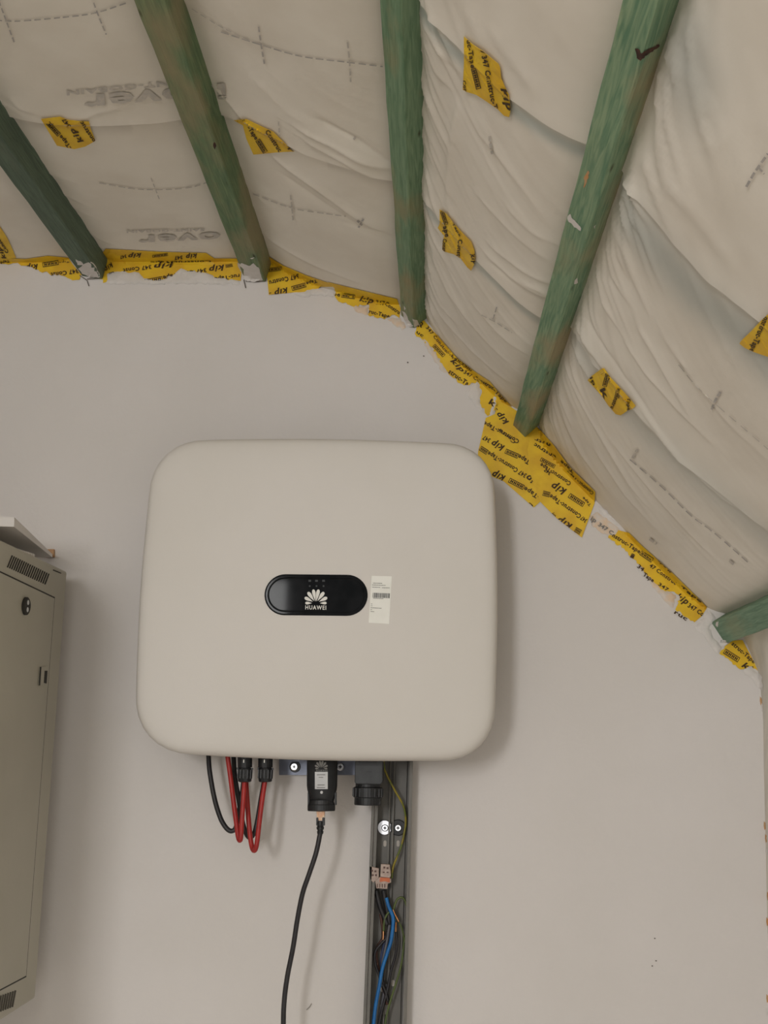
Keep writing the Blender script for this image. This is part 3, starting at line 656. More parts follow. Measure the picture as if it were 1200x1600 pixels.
dashed([(300, 14), (345, 42), (395, 66)], 9, 4, 1.2, 'print_faint')
dashed([(345, 50), (407, 70), (470, 88), (540, 97), (598, 104)], 11, 4, 1.8); dashed([(404, 42), (408, 70), (413, 100)], 8, 4, 2.6); dashed([(543, 66), (546, 95), (548, 128)], 9, 4, 2.6, 'print_faint')
dashed([(155, 286), (220, 296), (290, 294), (330, 283)], 9, 4, 1.5, 'print_faint'); dashed([(236, 278), (243, 296), (250, 314)], 6, 3, 1.6, 'print_faint')
dashed([(395, 303), (455, 325), (510, 334), (540, 338)], 9, 4, 1.5, 'print_faint'); dashed([(454, 305), (456, 325), (458, 345)], 7, 3, 2.2, 'print_faint')
dashed([(558, 345), (566, 352)], 4, 2, 3); dashed([(568, 342), (560, 356)], 4, 2, 3, 'print'); dashed([(553, 215), (556, 218)], 3, 2, 5, 'print_faint'); dashed([(435, 190), (437, 212)], 6, 3, 2, 'print_faint')
dashed([(765, 213), (766, 225), (769, 241)], 8, 3, 4, 'print_faint'); dashed([(776, 480), (770, 500)], 8, 3, 1.6); dashed([(752, 492), (775, 504), (800, 520)], 9, 4, 1.2, 'print_faint')
dashed([(1166, 292), (1180, 268), (1200, 240)], 10, 4, 4); dashed([(1186, 262), (1194, 272)], 8, 3, 3); dashed([(1112, 640), (1118, 625), (1126, 612)], 8, 3, 4)
dashed([(984, 718), (1035, 762), (1080, 806), (1115, 832), (1170, 880)], 12, 5, 1.6); dashed([(988, 716), (996, 702)], 8, 3, 4, 'print_faint'); dashed([(1060, 570), (1100, 615), (1200, 702)], 14, 5, 1.2, 'print_faint')
dashed([(1015, 842), (1026, 850)], 8, 3, 4, 'print_faint'); dashed([(1140, 876), (1148, 884)], 8, 3, 4, 'print_faint'); dashed([(640, 300), (650, 306)], 4, 2, 2, 'print_faint')
def printed(frags, m):
    polys = []
    for f in frags:
        for t in lay_px(f): polys.append([tuple(p) for p in t])
    return surf_mesh('printed_lettering', polys, .0018, M[m], CEIL)
printed([('isover', 352, 131, 130, 150, 25)], 'print_faint'); printed([('SAINT-GOBAIN', 306, 123, 104, 142, 7.5)], 'print_faint')
printed([('over', 344, 363, 216, 369, 15)], 'print_faint'); printed([('SAINT-GOBAIN', 320, 357, 198, 360, 4)], 'print_faint')

# ------------------------------------------------------------------ battens
BM = [wood('green_stain_dark', lin(82, 98, 84), lin(106, 124, 106), lin(116, 122, 104), .3, 1.3),
      wood('green_stain_olive', lin(92, 116, 86), lin(124, 146, 108), lin(160, 146, 114), .9, 2.9),
      wood('green_stain_fresh', lin(98, 130, 100), lin(134, 160, 128), lin(164, 146, 108), .55, 5.1),
      wood('green_stain_grained', lin(98, 134, 106), lin(146, 168, 134), lin(172, 152, 118), .75, 9.6),
      wood('green_stain_pale', lin(104, 136, 112), lin(134, 162, 136), lin(150, 154, 122), .25, 3.7)]
BL = ['dark blue-green batten at the left edge, plastered at its wall end', 'olive green batten with brown worn patches, second from the left', 'straight green batten in the middle, splashed with plaster at its foot',
      'green batten with wavy grain and a V-shaped dark notch, ending above the inverter corner', 'short pale green batten stub at the right edge']
BOBJ = []
for k, ((a, c, h), bm_, bl) in enumerate(zip(BAT, BM, BL)):
    A, C = W(*a, 0)[[0, 2]], W(*c, 0)[[0, 2]]
    t = nrm(C - A); out = np.array((-t[1], t[0]))
    if out[1] < 0: out = -out
    b = .0015
    A2, C2 = A + out * h, C + out * h
    ring = [A + t * b, C - t * b, C + out * b, C2 - out * b, C2 - t * b, A2 + t * b, A2 - out * b, A + out * b]
    r = random.Random(k); V, Fc = [], []; ny = 60; L = 3.1
    for j in range(ny + 1):
        y = .002 - L * j / ny
        jit = np.array((r.uniform(-1, 1), r.uniform(-1, 1))) * .0006
        for p in ring:
            e = np.array((r.uniform(-1, 1), r.uniform(-1, 1))) * .0004
            V.append((p[0] + jit[0] + e[0], y, p[1] + jit[1] + e[1]))
    for j in range(ny):
        for i in range(8): Fc.append((j * 8 + i, j * 8 + (i + 1) % 8, (j + 1) * 8 + (i + 1) % 8, (j + 1) * 8 + i))
    Fc.append(tuple(range(8))); Fc.append(tuple(ny * 8 + i for i in range(7, -1, -1)))
    o = fixnormals(link('roof_batten', V, Fc, bm_, origin=(A[0], 0, A[1])))
    tag(o, bl, 'batten', 'green roof battens'); BOBJ.append(o)
    bev = BVHTree.FromPolygons([tuple(v) for v in V], [tuple(q) for q in Fc])
    def onbat(px, py, off, bev=bev):
        d = ray(px, py); d = d / np.linalg.norm(d); hit = bev.ray_cast(Vector(CAM), Vector(d))
        if hit[0] is None: return SURF(px, py, .004)
        return np.array(hit[0]) - d * .0012
    sm = {0: [([(118, 405), (126, 408), (131, 414), (121, 414)], 'smear', 'plaster_smear'), ([(122, 420), (132, 412), (142, 409), (150, 416), (155, 426), (156, 433), (140, 434), (128, 428)], 'smear', 'plaster_smear')],
          1: [([(371, 413), (378, 411), (388, 416), (396, 411), (404, 418), (408, 430), (411, 438), (396, 441), (384, 438), (377, 426)], 'smear', 'plaster_smear'), ([(370, 411), (380, 414), (376, 417)], 'board', 'plaster_smear'),
              ([(390, 404), (398, 402), (394, 405)], 'board', 'plaster_smear'), ([(335, 222), (338, 228), (336, 234), (333, 228)], 'bark', 'knot')],
          2: [([(628, 486), (634, 490), (640, 502), (646, 509), (640, 511), (632, 500)], 'smear', 'plaster_smear'), ([(644, 498), (652, 500), (657, 508), (648, 512)], 'smear', 'plaster_smear'), ([(631, 478), (634, 482), (632, 485)], 'smear', 'plaster_smear')],
          3: [([(992, 76), (997, 76), (1002, 84), (1012, 77), (1030, 69), (1031, 72), (1014, 84), (1001, 95), (995, 91)], 'bark', 'bark_notch'), ([(887, 331), (890, 329), (893, 340), (908, 357), (907, 361), (897, 355), (887, 344)], 'smear', 'plaster_smear'),
              ([(913, 276), (919, 266), (921, 270), (917, 284), (912, 294)], 'brick', 'rust_mark'), ([(928, 354), (931, 351), (929, 358)], 'smear', 'plaster_smear'), ([(898, 438), (902, 434), (903, 442), (897, 444)], 'smear', 'plaster_smear')],
          4: [([(1119, 972), (1123, 971), (1121, 980), (1118, 977)], 'smear', 'plaster_smear'), ([(1126, 1000), (1133, 1000), (1137, 1006), (1131, 1010), (1124, 1008)], 'smear', 'plaster_smear')]}[k]
    for q, (poly, m, nm) in enumerate(sm):
        pp = ragged([(x, y, 1) for x, y in poly], 1.0, 3.0, 500 + k * 10 + q)
        surf_mesh(nm, gridded(pp, 5.0), 0, M[m], o, place=onbat)

# ------------------------------------------------------------------ the inverter
YR = -.125                                        # its widest rim
INV = empty('solar_inverter', W(492, 1186, -.06)); tag(INV, 'large off-white rounded solar inverter box hung on the white gable wall', 'inverter')
c4 = [W(242, 690, YR), W(773, 697, YR), W(774, 1191, YR), W(210, 1177, YR)]     # square corners before rounding
rad = [.088, .080, .082, .088]
def rounded(inset, ngrow=9, sub=10):
    """rounded-corner loop (x, z) in the rim plane, inset towards the centre"""
    pts = [np.array((p[0], p[2])) for p in c4]
    cen = sum(pts) / 4; L = []
    n = 4; shr = []
    for i in range(n):
        p, a, b = pts[i], pts[i - 1], pts[(i + 1) % n]
        ea, eb = nrm(a - p), nrm(b - p)
        shr.append(p + (ea + eb) * inset)
    for i in range(n):
        p, a, b = shr[i], shr[i - 1], shr[(i + 1) % n]; ea, eb = nrm(a - p), nrm(b - p); r_ = max(rad[i] - inset * .9, .012)
        # superelliptic corner: softer than a plain arc
        for k in range(ngrow):
            t = k / (ngrow - 1); th = t * math.pi / 2; e = 2 / 2.25
            u, w_ = 1 - abs(math.sin(th)) ** e, 1 - abs(math.cos(th)) ** e
            L.append(p + ea * r_ * u + eb * r_ * w_)
        q = shr[(i + 1) % n]; ea2 = nrm(p - q); r2 = max(rad[(i + 1) % n] - inset * .9, .012)
        s_, e_ = p + eb * r_, q + ea2 * r2
        bow = np.array((-(e_ - s_)[1], (e_ - s_)[0])); bow = nrm(bow); bow = bow if bow.dot(s_ - cen) > 0 else -bow
        for k in range(1, sub):
            t = k / sub; L.append(s_ + (e_ - s_) * t + bow * .0035 * math.sin(math.pi * t))
    return L
steps = [(.055, .016), (.050, .010), (.035, .0045), (.015, .001), (0, 0), (-.010, .0004), (-.019, .0016), (-.0245, .0036), (-.0285, .007), (-.0308, .0115), (-.0322, .018), (-.0331, .028), (-.0337, .045), (-.0342, .08), (-.0346, .13), (-.035, .19)]
V, Fc = [], []
for dy, ins in steps:
    L = rounded(ins)
    for p in L: V.append((p[0], YR + dy, p[1]))
n = len(L)
for i in range(len(steps) - 1):
    for k in range(n): Fc.append((i * n + k, i * n + (k + 1) % n, (i + 1) * n + (k + 1) % n, (i + 1) * n + k))
Fc.append(tuple((len(steps) - 1) * n + k for k in range(n))); Fc.append(tuple(range(n - 1, -1, -1)))
fixnormals(link('front_cover', V, Fc, M['shell'], INV, smooth=True))
def invface(dy=.0, px=494, py=930):              # local face plane
    return YR - .0345 - dy
# cast rear body with cooling fins
cc = [np.array((p[0], p[2])) for p in c4]; cen = sum(cc) / 4
x0, x1 = cc[0][0] + .05, cc[1][0] - .05; z0, z1 = cc[2][1] + .045, cc[1][1] - .05
v, f = box_vf(((x0 + x1) / 2, -.062, (z0 + z1) / 2), ((x1 - x0) / 2, 0, 0), (0, .018, 0), (0, 0, (z1 - z0) / 2))
bevel(link('rear_chassis', v, f, M['chassis'], INV), .006)
for k in range(12):
    x = x0 + .03 + (x1 - x0 - .06) * k / 11
    v, f = box_vf((x, -.033, (z0 + z1) / 2 + .02), (.0015, 0, 0), (0, .011, 0), (0, 0, (z1 - z0) / 2 - .03)); link('cooling_fin', v, f, M['chassis'], INV)
# display pill
YF = YR - .0348
def local_frame(p0, p1, Y):
    a, b = W(*p0, Y), W(*p1, Y); u = b - a; L = np.linalg.norm(u); u = u / L; w = np.array((-u[2], 0, u[0])); w = w if w[2] > 0 else -w
    return (a + b) / 2, u, w, L
c0, u0, w0, L0 = local_frame((413.5, 929), (574.5, 930.5), YF)
hh = np.linalg.norm(W(494, 898, YF) - W(494, 962, YF)) / 2
def pill(c, u, w, hl, hh, ds, n=20):
    V, Fc = [], []
    for dy, ins in ds:
        r = hh - ins; l = hl - hh
        for side in (1, -1):
            for k in range(n):
                th = -math.pi / 2 + math.pi * k / (n - 1)
                V.append(np.array(c) + u * (side * (l + r * math.cos(th))) + w * (side * r * math.sin(th)) + np.array((0, dy, 0)))
    m = 2 * n
    for i in range(len(ds) - 1):
        for k in range(m): Fc.append((i * m + k, i * m + (k + 1) % m, (i + 1) * m + (k + 1) % m, (i + 1) * m + k))
    Fc.append(tuple((len(ds) - 1) * m + k for k in range(m))); Fc.append(tuple(range(m - 1, -1, -1)))
    return V, Fc
v, f = pill(c0, u0, w0, L0 / 2, hh, [(.002, 0), (-.0012, 0), (-.0018, .0006), (-.0020, .002), (-.0020, .0045), (-.0026, .0052), (-.0028, .007), (-.0028, .02)])
PANEL = fixnormals(link('display_panel', v, f, M['black_gloss'], INV)); PANEL['label'] = 'glossy black pill-shaped status panel'
def flat_px(name, polys, Y, m, parent):
    V, Fc = [], []
    for p in polys:
        k = len(V); V += [W(x, y, Y) for x, y in p]; Fc.append(tuple(range(k, k + len(p))))
    o = link(name, V, Fc, m, parent); md = o.modifiers.new('thickness', 'SOLIDIFY'); md.thickness = .0002; md.offset = 0; return o
def petals(cx, cy, s):
    """eight-petal fan emblem, s = height in pixels"""
    out = []
    for side in (1, -1):
        for ang, l0, l1, wd in ((11, .12, 1.0, .125), (36, .18, .98, .130), (63, .24, .90, .125), (89, .28, .76, .10)):
            a = math.radians(ang) * side; d = np.array((math.sin(a), -math.cos(a))); nn = np.array((d[1], -d[0])) * -1
            prof = [(0, 0), (.25, .40), (.5, .80), (.72, 1.0), (.88, .86), (.97, .5), (1, 0)]
            p = [np.array((cx, cy)) + d * s * (l0 + (l1 - l0) * t) + nn * s * wd * q for t, q in prof] + [np.array((cx, cy)) + d * s * (l0 + (l1 - l0) * t) - nn * s * wd * q for t, q in prof[-2:0:-1]]
            out.append([tuple(x) for x in p])
    return out
YP = YF - .0034
for p in petals(493.6, 942.5, 22): flat_px('emblem_petal', [p], YP, M['white'], PANEL)
flat_px('lettering', [[tuple(q) for q in t] for t in lay_px(('HUAWEI', 477, 952, 509.6, 952.6, 6.3))], YP, M['white'], PANEL)
ic = []
for gx in (484, 494.5, 505.5):
    ic += [[(gx - 2, 906), (gx + 2, 906), (gx + 2, 909), (gx - 2, 909)], [(gx - 1.2, 914.5), (gx + 1.2, 914.5), (gx + 1.2, 917), (gx - 1.2, 917)]]
flat_px('indicator_icon', ic, YP, M['dkgrey'], PANEL)
# rating sticker
def quadpt(u, v, Q=((580.6, 899.6), (612.3, 900.4), (608, 975), (576, 973))):
    a, b, c, d = map(np.array, Q); return tuple((a * (1 - u) + b * u) * (1 - v) + (d * (1 - u) + c * u) * v)
STK = flat_px('rating_sticker', [[quadpt(0, 0), quadpt(1, 0), quadpt(1, 1), quadpt(0, 1)]], YF - .0004, M['paper'], INV); STK['label'] = 'white data sticker right of the black panel'
q4 = lambda a, b, c, d: [quadpt(a, b), quadpt(c, b), quadpt(c, d), quadpt(a, d)]
r = random.Random(4); bars = []; x = .12
while x < .95:
    w = r.choice((.012, .012, .022, .034)); bars.append(q4(x, .36, min(x + w, .96), .46)); x += w + r.choice((.012, .02, .03))
flat_px('barcode', bars, YF - .0009, M['black'], STK)
txt = []
for vv, a, b in ((.195, .06, .72), (.24, .06, .45), (.245, .55, .92), (.475, .15, .65), (.60, .06, .13), (.64, .06, .13), (.68, .06, .58), (.72, .06, .12), (.76, .06, .24), (.155, .1, .55)):
    x = a
    while x < b:
        w = r.uniform(.02, .05); txt.append(q4(x, vv - .006, min(x + w, b), vv + .006)); x += w + .012
flat_px('small_print', txt, YF - .0009, M['greyink'], STK)
# wall bracket behind
v, f = join([boxpx(436, 1186, 566, 1211, -.014, -.011), boxpx(436, 1150, 566, 1190, -.030, -.012)])
BRK = link('mounting_bracket', v, f, M['bracket'], INV); BRK['label'] = 'blue-grey steel bracket showing under the box'
def screw(px, py, Y, r_w, r_h, parent, washer='bracket', head='steel', recess='black'):
    c = W(px, py, Y)
    o = link('screw', *lathe(c, (0, -1, 0), [(0, r_h), (.0022, r_h), (.0034, r_h * .8)], 18), M[head], parent)
    p = c + np.array((0, -.0036, 0))
    a = r_h * .42
    v, f = join([box_vf(p, (a, 0, 0), (0, .0003, 0), (0, 0, a * .32)), box_vf(p, (a * .32, 0, 0), (0, .0003, 0), (0, 0, a))])
    link('drive_recess', v, f, M[recess], o)
    return o
link('washer', *lathe(W(461, 1198, -.014), (0, -1, 0), [(0, .0085), (.0015, .0085), (.002, .008)], 20), M['black'], BRK)
screw(460, 1198, -.016, 0, .0058, BRK); screw(532, 1198, -.016, 0, .0058, BRK)

# ------------------------------------------------------------------ connectors under the inverter
def gland(px, label):
    Y = -.095; c = W(px, 1222, Y); up = W(px + .3, 1180, Y) - c; L = np.linalg.norm(up)
    r0 = 11.2 / PXM(Y)
    o = empty('cable_connector', c); tag(o, label, 'connector', 'black plug connectors under the inverter')
    link('gland_nut', *lathe(c, up, [(0, r0 * .72), (.001, r0 * .90), (L * .22, r0), (L * .50, r0 * .98), (L * .52, r0 * .8)], 12), M['black'], o)
    link('plug_body', *lathe(c, up, [(L * .50, r0 * .82), (L * .54, r0 * .84), (L * .55, r0 * 1.0), (L * 1.0, r0), (L * 1.25, r0 * .95)], 20), M['black'], o)
    for s in (-1, 1):
        p = c + up * .5 + np.array((s * r0 * .98, 0, 0)); v, f = box_vf(p, (.0012, 0, 0), (0, .0022, 0), (0, 0, .0015)); link('latch_tab', v, f, M['dkgrey'], o)
    p = c + up * .78 + np.array((0, -r0 * 1.0, 0)); v, f = box_vf(p, (.0008, 0, 0), (0, .0004, 0), (0, 0, .0022)); link('arrow_mark', v, f, M['white'], o)
    for k in range(12):
        a = math.pi * 2 * k / 12; p = c + up * .3 + np.array((math.cos(a) * r0, math.sin(a) * r0, 0)); v, f = box_vf(p, (.0006 * abs(math.sin(a)) + .0004, 0, 0), (0, .0006, 0), (0, 0, L * .16)); link('grip_rib', v, f, M['black'], o)
    return o
gland(382.5, 'black round plug connector with the left pair of red cables'); gland(414.5, 'right-hand black round plug connector, single red cable')
RC = .0036
g2 = 'solar cables looping under the inverter'
q = wire('solar_cable', [(326, 1165, -.05), (326, 1184, -.055), (328, 1208, -.06), (335, 1247, -.065), (344, 1277, -.07), (353, 1293, -.07), (361, 1298.5, -.07), (368, 1294, -.07), (372, 1277, -.068), (375, 1258, -.065), (380, 1225, -.06), (384, 1165, -.05)], RC, M['blk_cable'], None)
tag(q, 'leftmost black solar cable looping under the inverter', 'cable', g2)
q = wire('solar_cable', [(364, 1165, -.05), (365, 1184, -.055), (367, 1213, -.06), (373, 1250, -.065), (378, 1280, -.068), (383, 1298, -.07), (389, 1308, -.07), (396, 1304, -.07), (401, 1288, -.068), (407, 1252, -.065), (413, 1215, -.06), (416, 1165, -.05)], RC, M['blk_cable'], None)
tag(q, 'black solar cable whose loop ends between the two red cables', 'cable', g2)
q = wire('solar_cable', [(354, 1165, -.08), (356, 1184, -.08), (360, 1213, -.08), (365, 1253, -.085), (369, 1283, -.09), (372, 1306, -.095), (374.6, 1313, -.098), (376.5, 1306, -.10), (378.5, 1275, -.10), (381, 1240, -.098), (382, 1222, -.095), (382.5, 1212, -.095)], RC, M['red'], None)
tag(q, 'shorter red solar cable looping into the left connector', 'cable', g2)
q = wire('solar_cable', [(383, 1195, -.075), (384.5, 1224, -.078), (387, 1260, -.08), (389.5, 1293, -.085), (393, 1320, -.09), (397, 1329, -.095), (401, 1320, -.10), (405, 1287, -.10), (410, 1247, -.098), (413.5, 1224, -.095), (414.5, 1212, -.095)], RC, M['red'], None)
tag(q, 'longer red solar cable looping into the right connector', 'cable', g2)

# communication dongle
Yd = -.105; dc = W(503, 1252, Yd); dup_ = W(503.5, 1180, Yd) - dc; Ld = np.linalg.norm(dup_); pm = PXM(Yd)
DG = empty('communication_dongle', dc); tag(DG, 'black plug-in communication stick with a small white label hanging under the inverter', 'dongle')
link('stick_body', *lathe(dc, dup_, [(-.001, 18 / pm), (.006, 19.5 / pm), (.016, 22.5 / pm), (.022, 23.3 / pm), (Ld * 1.2, 23.6 / pm)], 32, sx=.62), M['black'], DG, smooth=True)
link('end_cap', *lathe(W(502, 1267, Yd), dup_, [(0, 20.3 / pm), (.001, 21 / pm), (9 / pm, 21 / pm), (10 / pm, 20 / pm), (16 / pm, 18.5 / pm)], 32, sx=.66), M['black'], DG)
for sx in (-1, 1):
    x = 503 + sx * 22.5
    v, f = boxpx(min(x, x - sx * 3), 1238, max(x, x - sx * 3), 1258, Yd - .004, Yd + .004); bevel(link('side_latch', v, f, M['dkgrey'], DG), .0008)
Yl = Yd - 23.6 / pm * .62 - .0004
v, f = boxpx(492, 1206, 512, 1233, Yl, Yl + .0025); LB = link('label_plate', v, f, M['silver'], DG); LB['label'] = 'small white label on the stick'
flat_px('small_print', [[(495 + k, 1210 + j * 4), (508 - k, 1210 + j * 4), (508 - k, 1211.2 + j * 4), (495 + k, 1211.2 + j * 4)] for j, k in ((0, 0), (1, 3), (4, 1), (5, 0))], Yl - .0003, M['greyink'], LB)
for p in petals(502, 1201, 12.5): flat_px('emblem_petal', [p], Yl - .0003, M['greyink'], DG)
flat_px('lettering', [[tuple(q_) for q_ in t] for t in lay_px(('HUAWEI', 494, 1205.4, 511.5, 1205.6, 3.0))], Yl - .0003, M['greyink'], DG)
link('indicator_light', *lathe(W(502.5, 1238, Yl + .001), (0, -1, 0), [(0, .0021), (.0015, .0019)], 14), M['silver'], DG)

# mains connector
AC = empty('mains_connector', W(575, 1258, -.08)); tag(AC, 'black square mains connector with a ribbed collar beside the trunking', 'connector')
v, f = prism_px([(555, 1180), (598, 1180), (598, 1222), (595, 1226), (556, 1225), (554, 1222)], -.095, -.055); bevel(fixnormals(link('plug_housing', v, f, M['dkgrey'], AC)), .0012)
v, f = boxpx(556, 1190, 590, 1196, -.0965, -.094); link('housing_step', v, f, M['black'], AC)
v, f = boxpx(572, 1205, 581, 1206.5, -.0962, -.094); link('moulded_mark', v, f, M['black'], AC)
cc_ = W(574.5, 1258, -.078); upc = W(575, 1226, -.078) - cc_; Lc = np.linalg.norm(upc); pc = PXM(-.078)
link('lock_collar', *lathe(cc_, upc, [(0, 19.5 / pc), (.001, 20.5 / pc), (Lc * .36, 20.5 / pc), (Lc * .40, 22.5 / pc), (Lc * .85, 22.5 / pc), (Lc * .9, 19 / pc), (Lc * 1.08, 19 / pc)], 28, sx=.8), M['black'], AC)
for k in range(18):
    a = math.pi * 2 * k / 18; p = cc_ + upc * .62 + np.array((math.cos(a) * 22.6 / pc, math.sin(a) * 18 / pc, 0)); v, f = box_vf(p, (.0007, 0, 0), (0, .0007, 0), (0, 0, Lc * .2)); link('grip_rib', v, f, M['black'], AC)

# network cable
NC = empty('network_cable', W(500, 1302, -.105)); tag(NC, 'black network cable with a clear plug dropping from the communication stick', 'cable')
v, f = boxpx(494.5, 1265, 507, 1277, -.109, -.100); bevel(link('clear_plug', v, f, M['plug'], NC), .0006)
v, f = boxpx(497, 1276, 504.5, 1282, -.108, -.101); link('plug_tongue', v, f, M['plug'], NC)
v, f = join([boxpx(494, 1278, 497.5, 1290, -.109, -.100), boxpx(503.5, 1278, 507, 1290, -.109, -.100)]); link('plug_hood', v, f, M['black'], NC)
bt = W(500.3, 1303, -.1045); bu = W(500.6, 1283, -.1045) - bt; Lb = np.linalg.norm(bu)
link('strain_boot', *lathe(bt, bu, [(0, .0042), (Lb * .2, .0048), (Lb * .22, .0040), (Lb * .34, .0042), (Lb * .36, .0052), (Lb * .55, .0054), (Lb * .57, .0045), (Lb * .68, .0047), (Lb * .7, .006), (Lb, .006)], 14), M['black'], NC)
wire('jacket', [(500.3, 1300, -.1045), (499.5, 1306, -.105), (493.5, 1334, -.107), (482.5, 1367, -.107), (472.8, 1396, -.105), (464.8, 1436, -.102), (458, 1480, -.10), (449.3, 1524, -.098), (444.3, 1562, -.097), (442.8, 1602, -.096), (444, 1680, -.09)], .0035, M['blk_cable'], NC, 12)

# ------------------------------------------------------------------ trunking with wires
TR = empty('cable_trunking', W(600, 1640, 0)); tag(TR, 'open grey cable trunking running down the wall below the inverter', 'trunking')
yb = 1660
def lineX(xt, xb, y):                             # straight edge through (xt, 1200) and (xb, 1600)
    return xt + (xb - xt) * (y - 1200) / 400
def strip(name, xa, xb, Yf, Yb_, m, parent, y0=1150, y1=yb):
    """vertical strip whose front edge runs between two traced edges at depth Yf"""
    p = [(lineX(*xa, y0), y0), (lineX(*xb, y0), y0), (lineX(*xb, y1), y1), (lineX(*xa, y1), y1)]
    v, f = prism_px(p, Yf, Yb_); return fixnormals(link(name, v, f, m, parent))
strip('back_plate', (592, 576), (640, 628), -.004, -.0005, M['channel'], TR)
strip('side_wall', (583.5, 567.5), (586, 570), -.036, -.0005, M['channel'], TR); strip('side_wall', (642, 632), (644.5, 634.5), -.036, -.0005, M['channel'], TR)
strip('edge_lip', (583, 567), (587.3, 571.3), -.038, -.035, M['channel'], TR); strip('edge_lip', (588.6, 572.6), (593, 577), -.036, -.033, M['channel'], TR)
strip('edge_lip', (640, 629.5), (645, 634.5), -.038, -.035, M['channel'], TR)
strip('guide_rib', (609.5, 598), (611.5, 600), -.012, -.003, M['channel'], TR); strip('guide_rib', (615.5, 604), (617.5, 606), -.012, -.003, M['channel'], TR); strip('guide_rib', (634, 623), (636, 625), -.010, -.003, M['channel'], TR)
for x, y in ((601.5, 1318), (622, 1318), (597, 1545), (614, 1536)):
    v, f = pill(W(x, y, -.0042), np.array((0, 0, 1.0)), np.array((1.0, 0, 0)), .0045, .0022, [(.0005, 0), (-.0002, 0)], 8); fixnormals(link('fixing_slot', v, f, M['slot'], TR))
v, f = boxpx(594, 1570, 605, 1585, -.0046, -.004); link('fixing_slot', v, f, M['slot'], TR)
WS = link('washer', *lathe(W(601, 1293, -.005), (0, -1, 0), [(0, .0112), (.0014, .0112), (.002, .0102)], 28), M['steel'], TR); WS['label'] = 'shiny steel washer'
screw(601.5, 1293.5, -.007, 0, .0052, TR)
WK = link('washer', *lathe(W(622, 1293, -.006), (0, -1, 0), [(0, .0118), (.0016, .0118), (.0024, .0108)], 28), M['black'], TR); WK['label'] = 'black rubber washer'
screw(622, 1293.5, -.008, 0, .0054, TR)
gw = 'loose wires in the trunking'
def tw(label, pts, r, m, cat='wire', tips=()):
    o = wire('loose_wire', pts, r, M[m], None); tag(o, label, cat, gw)
    for tp in tips: wire('bare_tip', tp, r * .8, M['copper'], o)
    return o
D_ = -.020
z = lambda x, y: (540 + x / 5.925, 1330 + y / 5.925)
def zp(L, Y): return [(*z(x, y), Y if not isinstance(Y, (list, tuple)) else Y[i]) for i, (x, y) in enumerate(L)]
tw('thick bright blue wire snaking down the trunking', zp([(378, 430), (395, 500), (425, 570), (440, 620), (438, 700), (420, 830), (390, 930), (342, 1080), (312, 1250), (283, 1400), (258, 1600), (235, 1900)], -.030), .0027, 'blue')
tw('grey wire beside the blue wire', zp([(405, 560), (415, 620), (400, 720), (380, 850), (348, 1000), (335, 1120), (330, 1250)], -.022), .0022, 'grey_wire')
tw('dark blue wire half hidden behind the grey wire', zp([(370, 780), (352, 880), (335, 960), (330, 1020), (338, 1120)], -.018), .0022, 'navy')
tw('brown wire bent out at the left of the trunking', zp([(322, 580), (335, 660), (345, 740), (345, 800), (318, 850), (290, 900), (283, 980), (300, 1080), (322, 1160), (345, 1260), (372, 1330), (385, 1420)], -.016), .0022, 'brown', tips=[zp([(350, 735), (349, 780), (347, 825)], -.020)])
tw('black wire bowed out at the left of the trunking', zp([(385, 740), (378, 800), (335, 850), (285, 910), (268, 970), (280, 1060), (305, 1130), (330, 1210), (365, 1290), (395, 1390)], -.022), .0020, 'blk_cable')
tw('black wire on the right of the blue wire', zp([(465, 745), (474, 800), (476, 870), (458, 980), (425, 1090), (405, 1190), (385, 1290), (350, 1420), (310, 1600), (290, 1800)], -.022), .0020, 'blk_cable', tips=[zp([(467, 655), (465, 700), (465, 755)], -.022)])
tw('left thick black wire below the connector blocks', zp([(283, 360), (300, 440), (325, 530), (358, 610), (385, 680)], -.024), .0036, 'blk_cable')
tw('right thick black wire below the connector blocks', zp([(350, 360), (365, 440), (385, 540), (400, 600), (402, 680)], -.022), .0036, 'blk_cable')
tw('short green and yellow wire bent over in a hook', zp([(440, 575), (405, 565), (375, 600), (358, 650), (352, 740)], -.026), .0016, 'olive')
tw('green and yellow wire looping widely near the right trunking edge', zp([(440, 560), (455, 500), (480, 445), (520, 428), (550, 460), (572, 540), (576, 640), (562, 760), (540, 850), (524, 1000), (490, 1150), (445, 1290), (402, 1430), (372, 1560), (350, 1750)], -.026), .0016, 'olive', tips=[zp([(438, 540), (460, 590), (495, 655)], -.028)])
tw('thin green wire running inside the wide loop', zp([(460, 610), (495, 660), (525, 730), (540, 830), (528, 960)], -.022), .0013, 'olive')
tw('grey wire low in the trunking beside the blue wire', zp([(375, 1230), (350, 1340), (335, 1450), (310, 1600), (300, 1800)], -.014), .0024, 'grey_wire')
tw('dark twisted wire end low in the trunking', zp([(345, 1200), (362, 1290), (385, 1340), (400, 1400)], -.020), .0024, 'blk_cable')
q = wire('earth_wire', [(598, 1180, -.03), (602, 1205, -.03), (617, 1235, -.028), (628, 1254, -.024), (633, 1270, -.018), (634, 1285, -.014), (632, 1300, -.014), (627, 1322, -.018), (620, 1340, -.022), (614, 1356, -.026), (612, 1372, -.028)], .0016, M['gy'])
tag(q, 'yellow and green earth wire curving behind the washers', 'wire')
gc = 'lever connector blocks in the trunking'
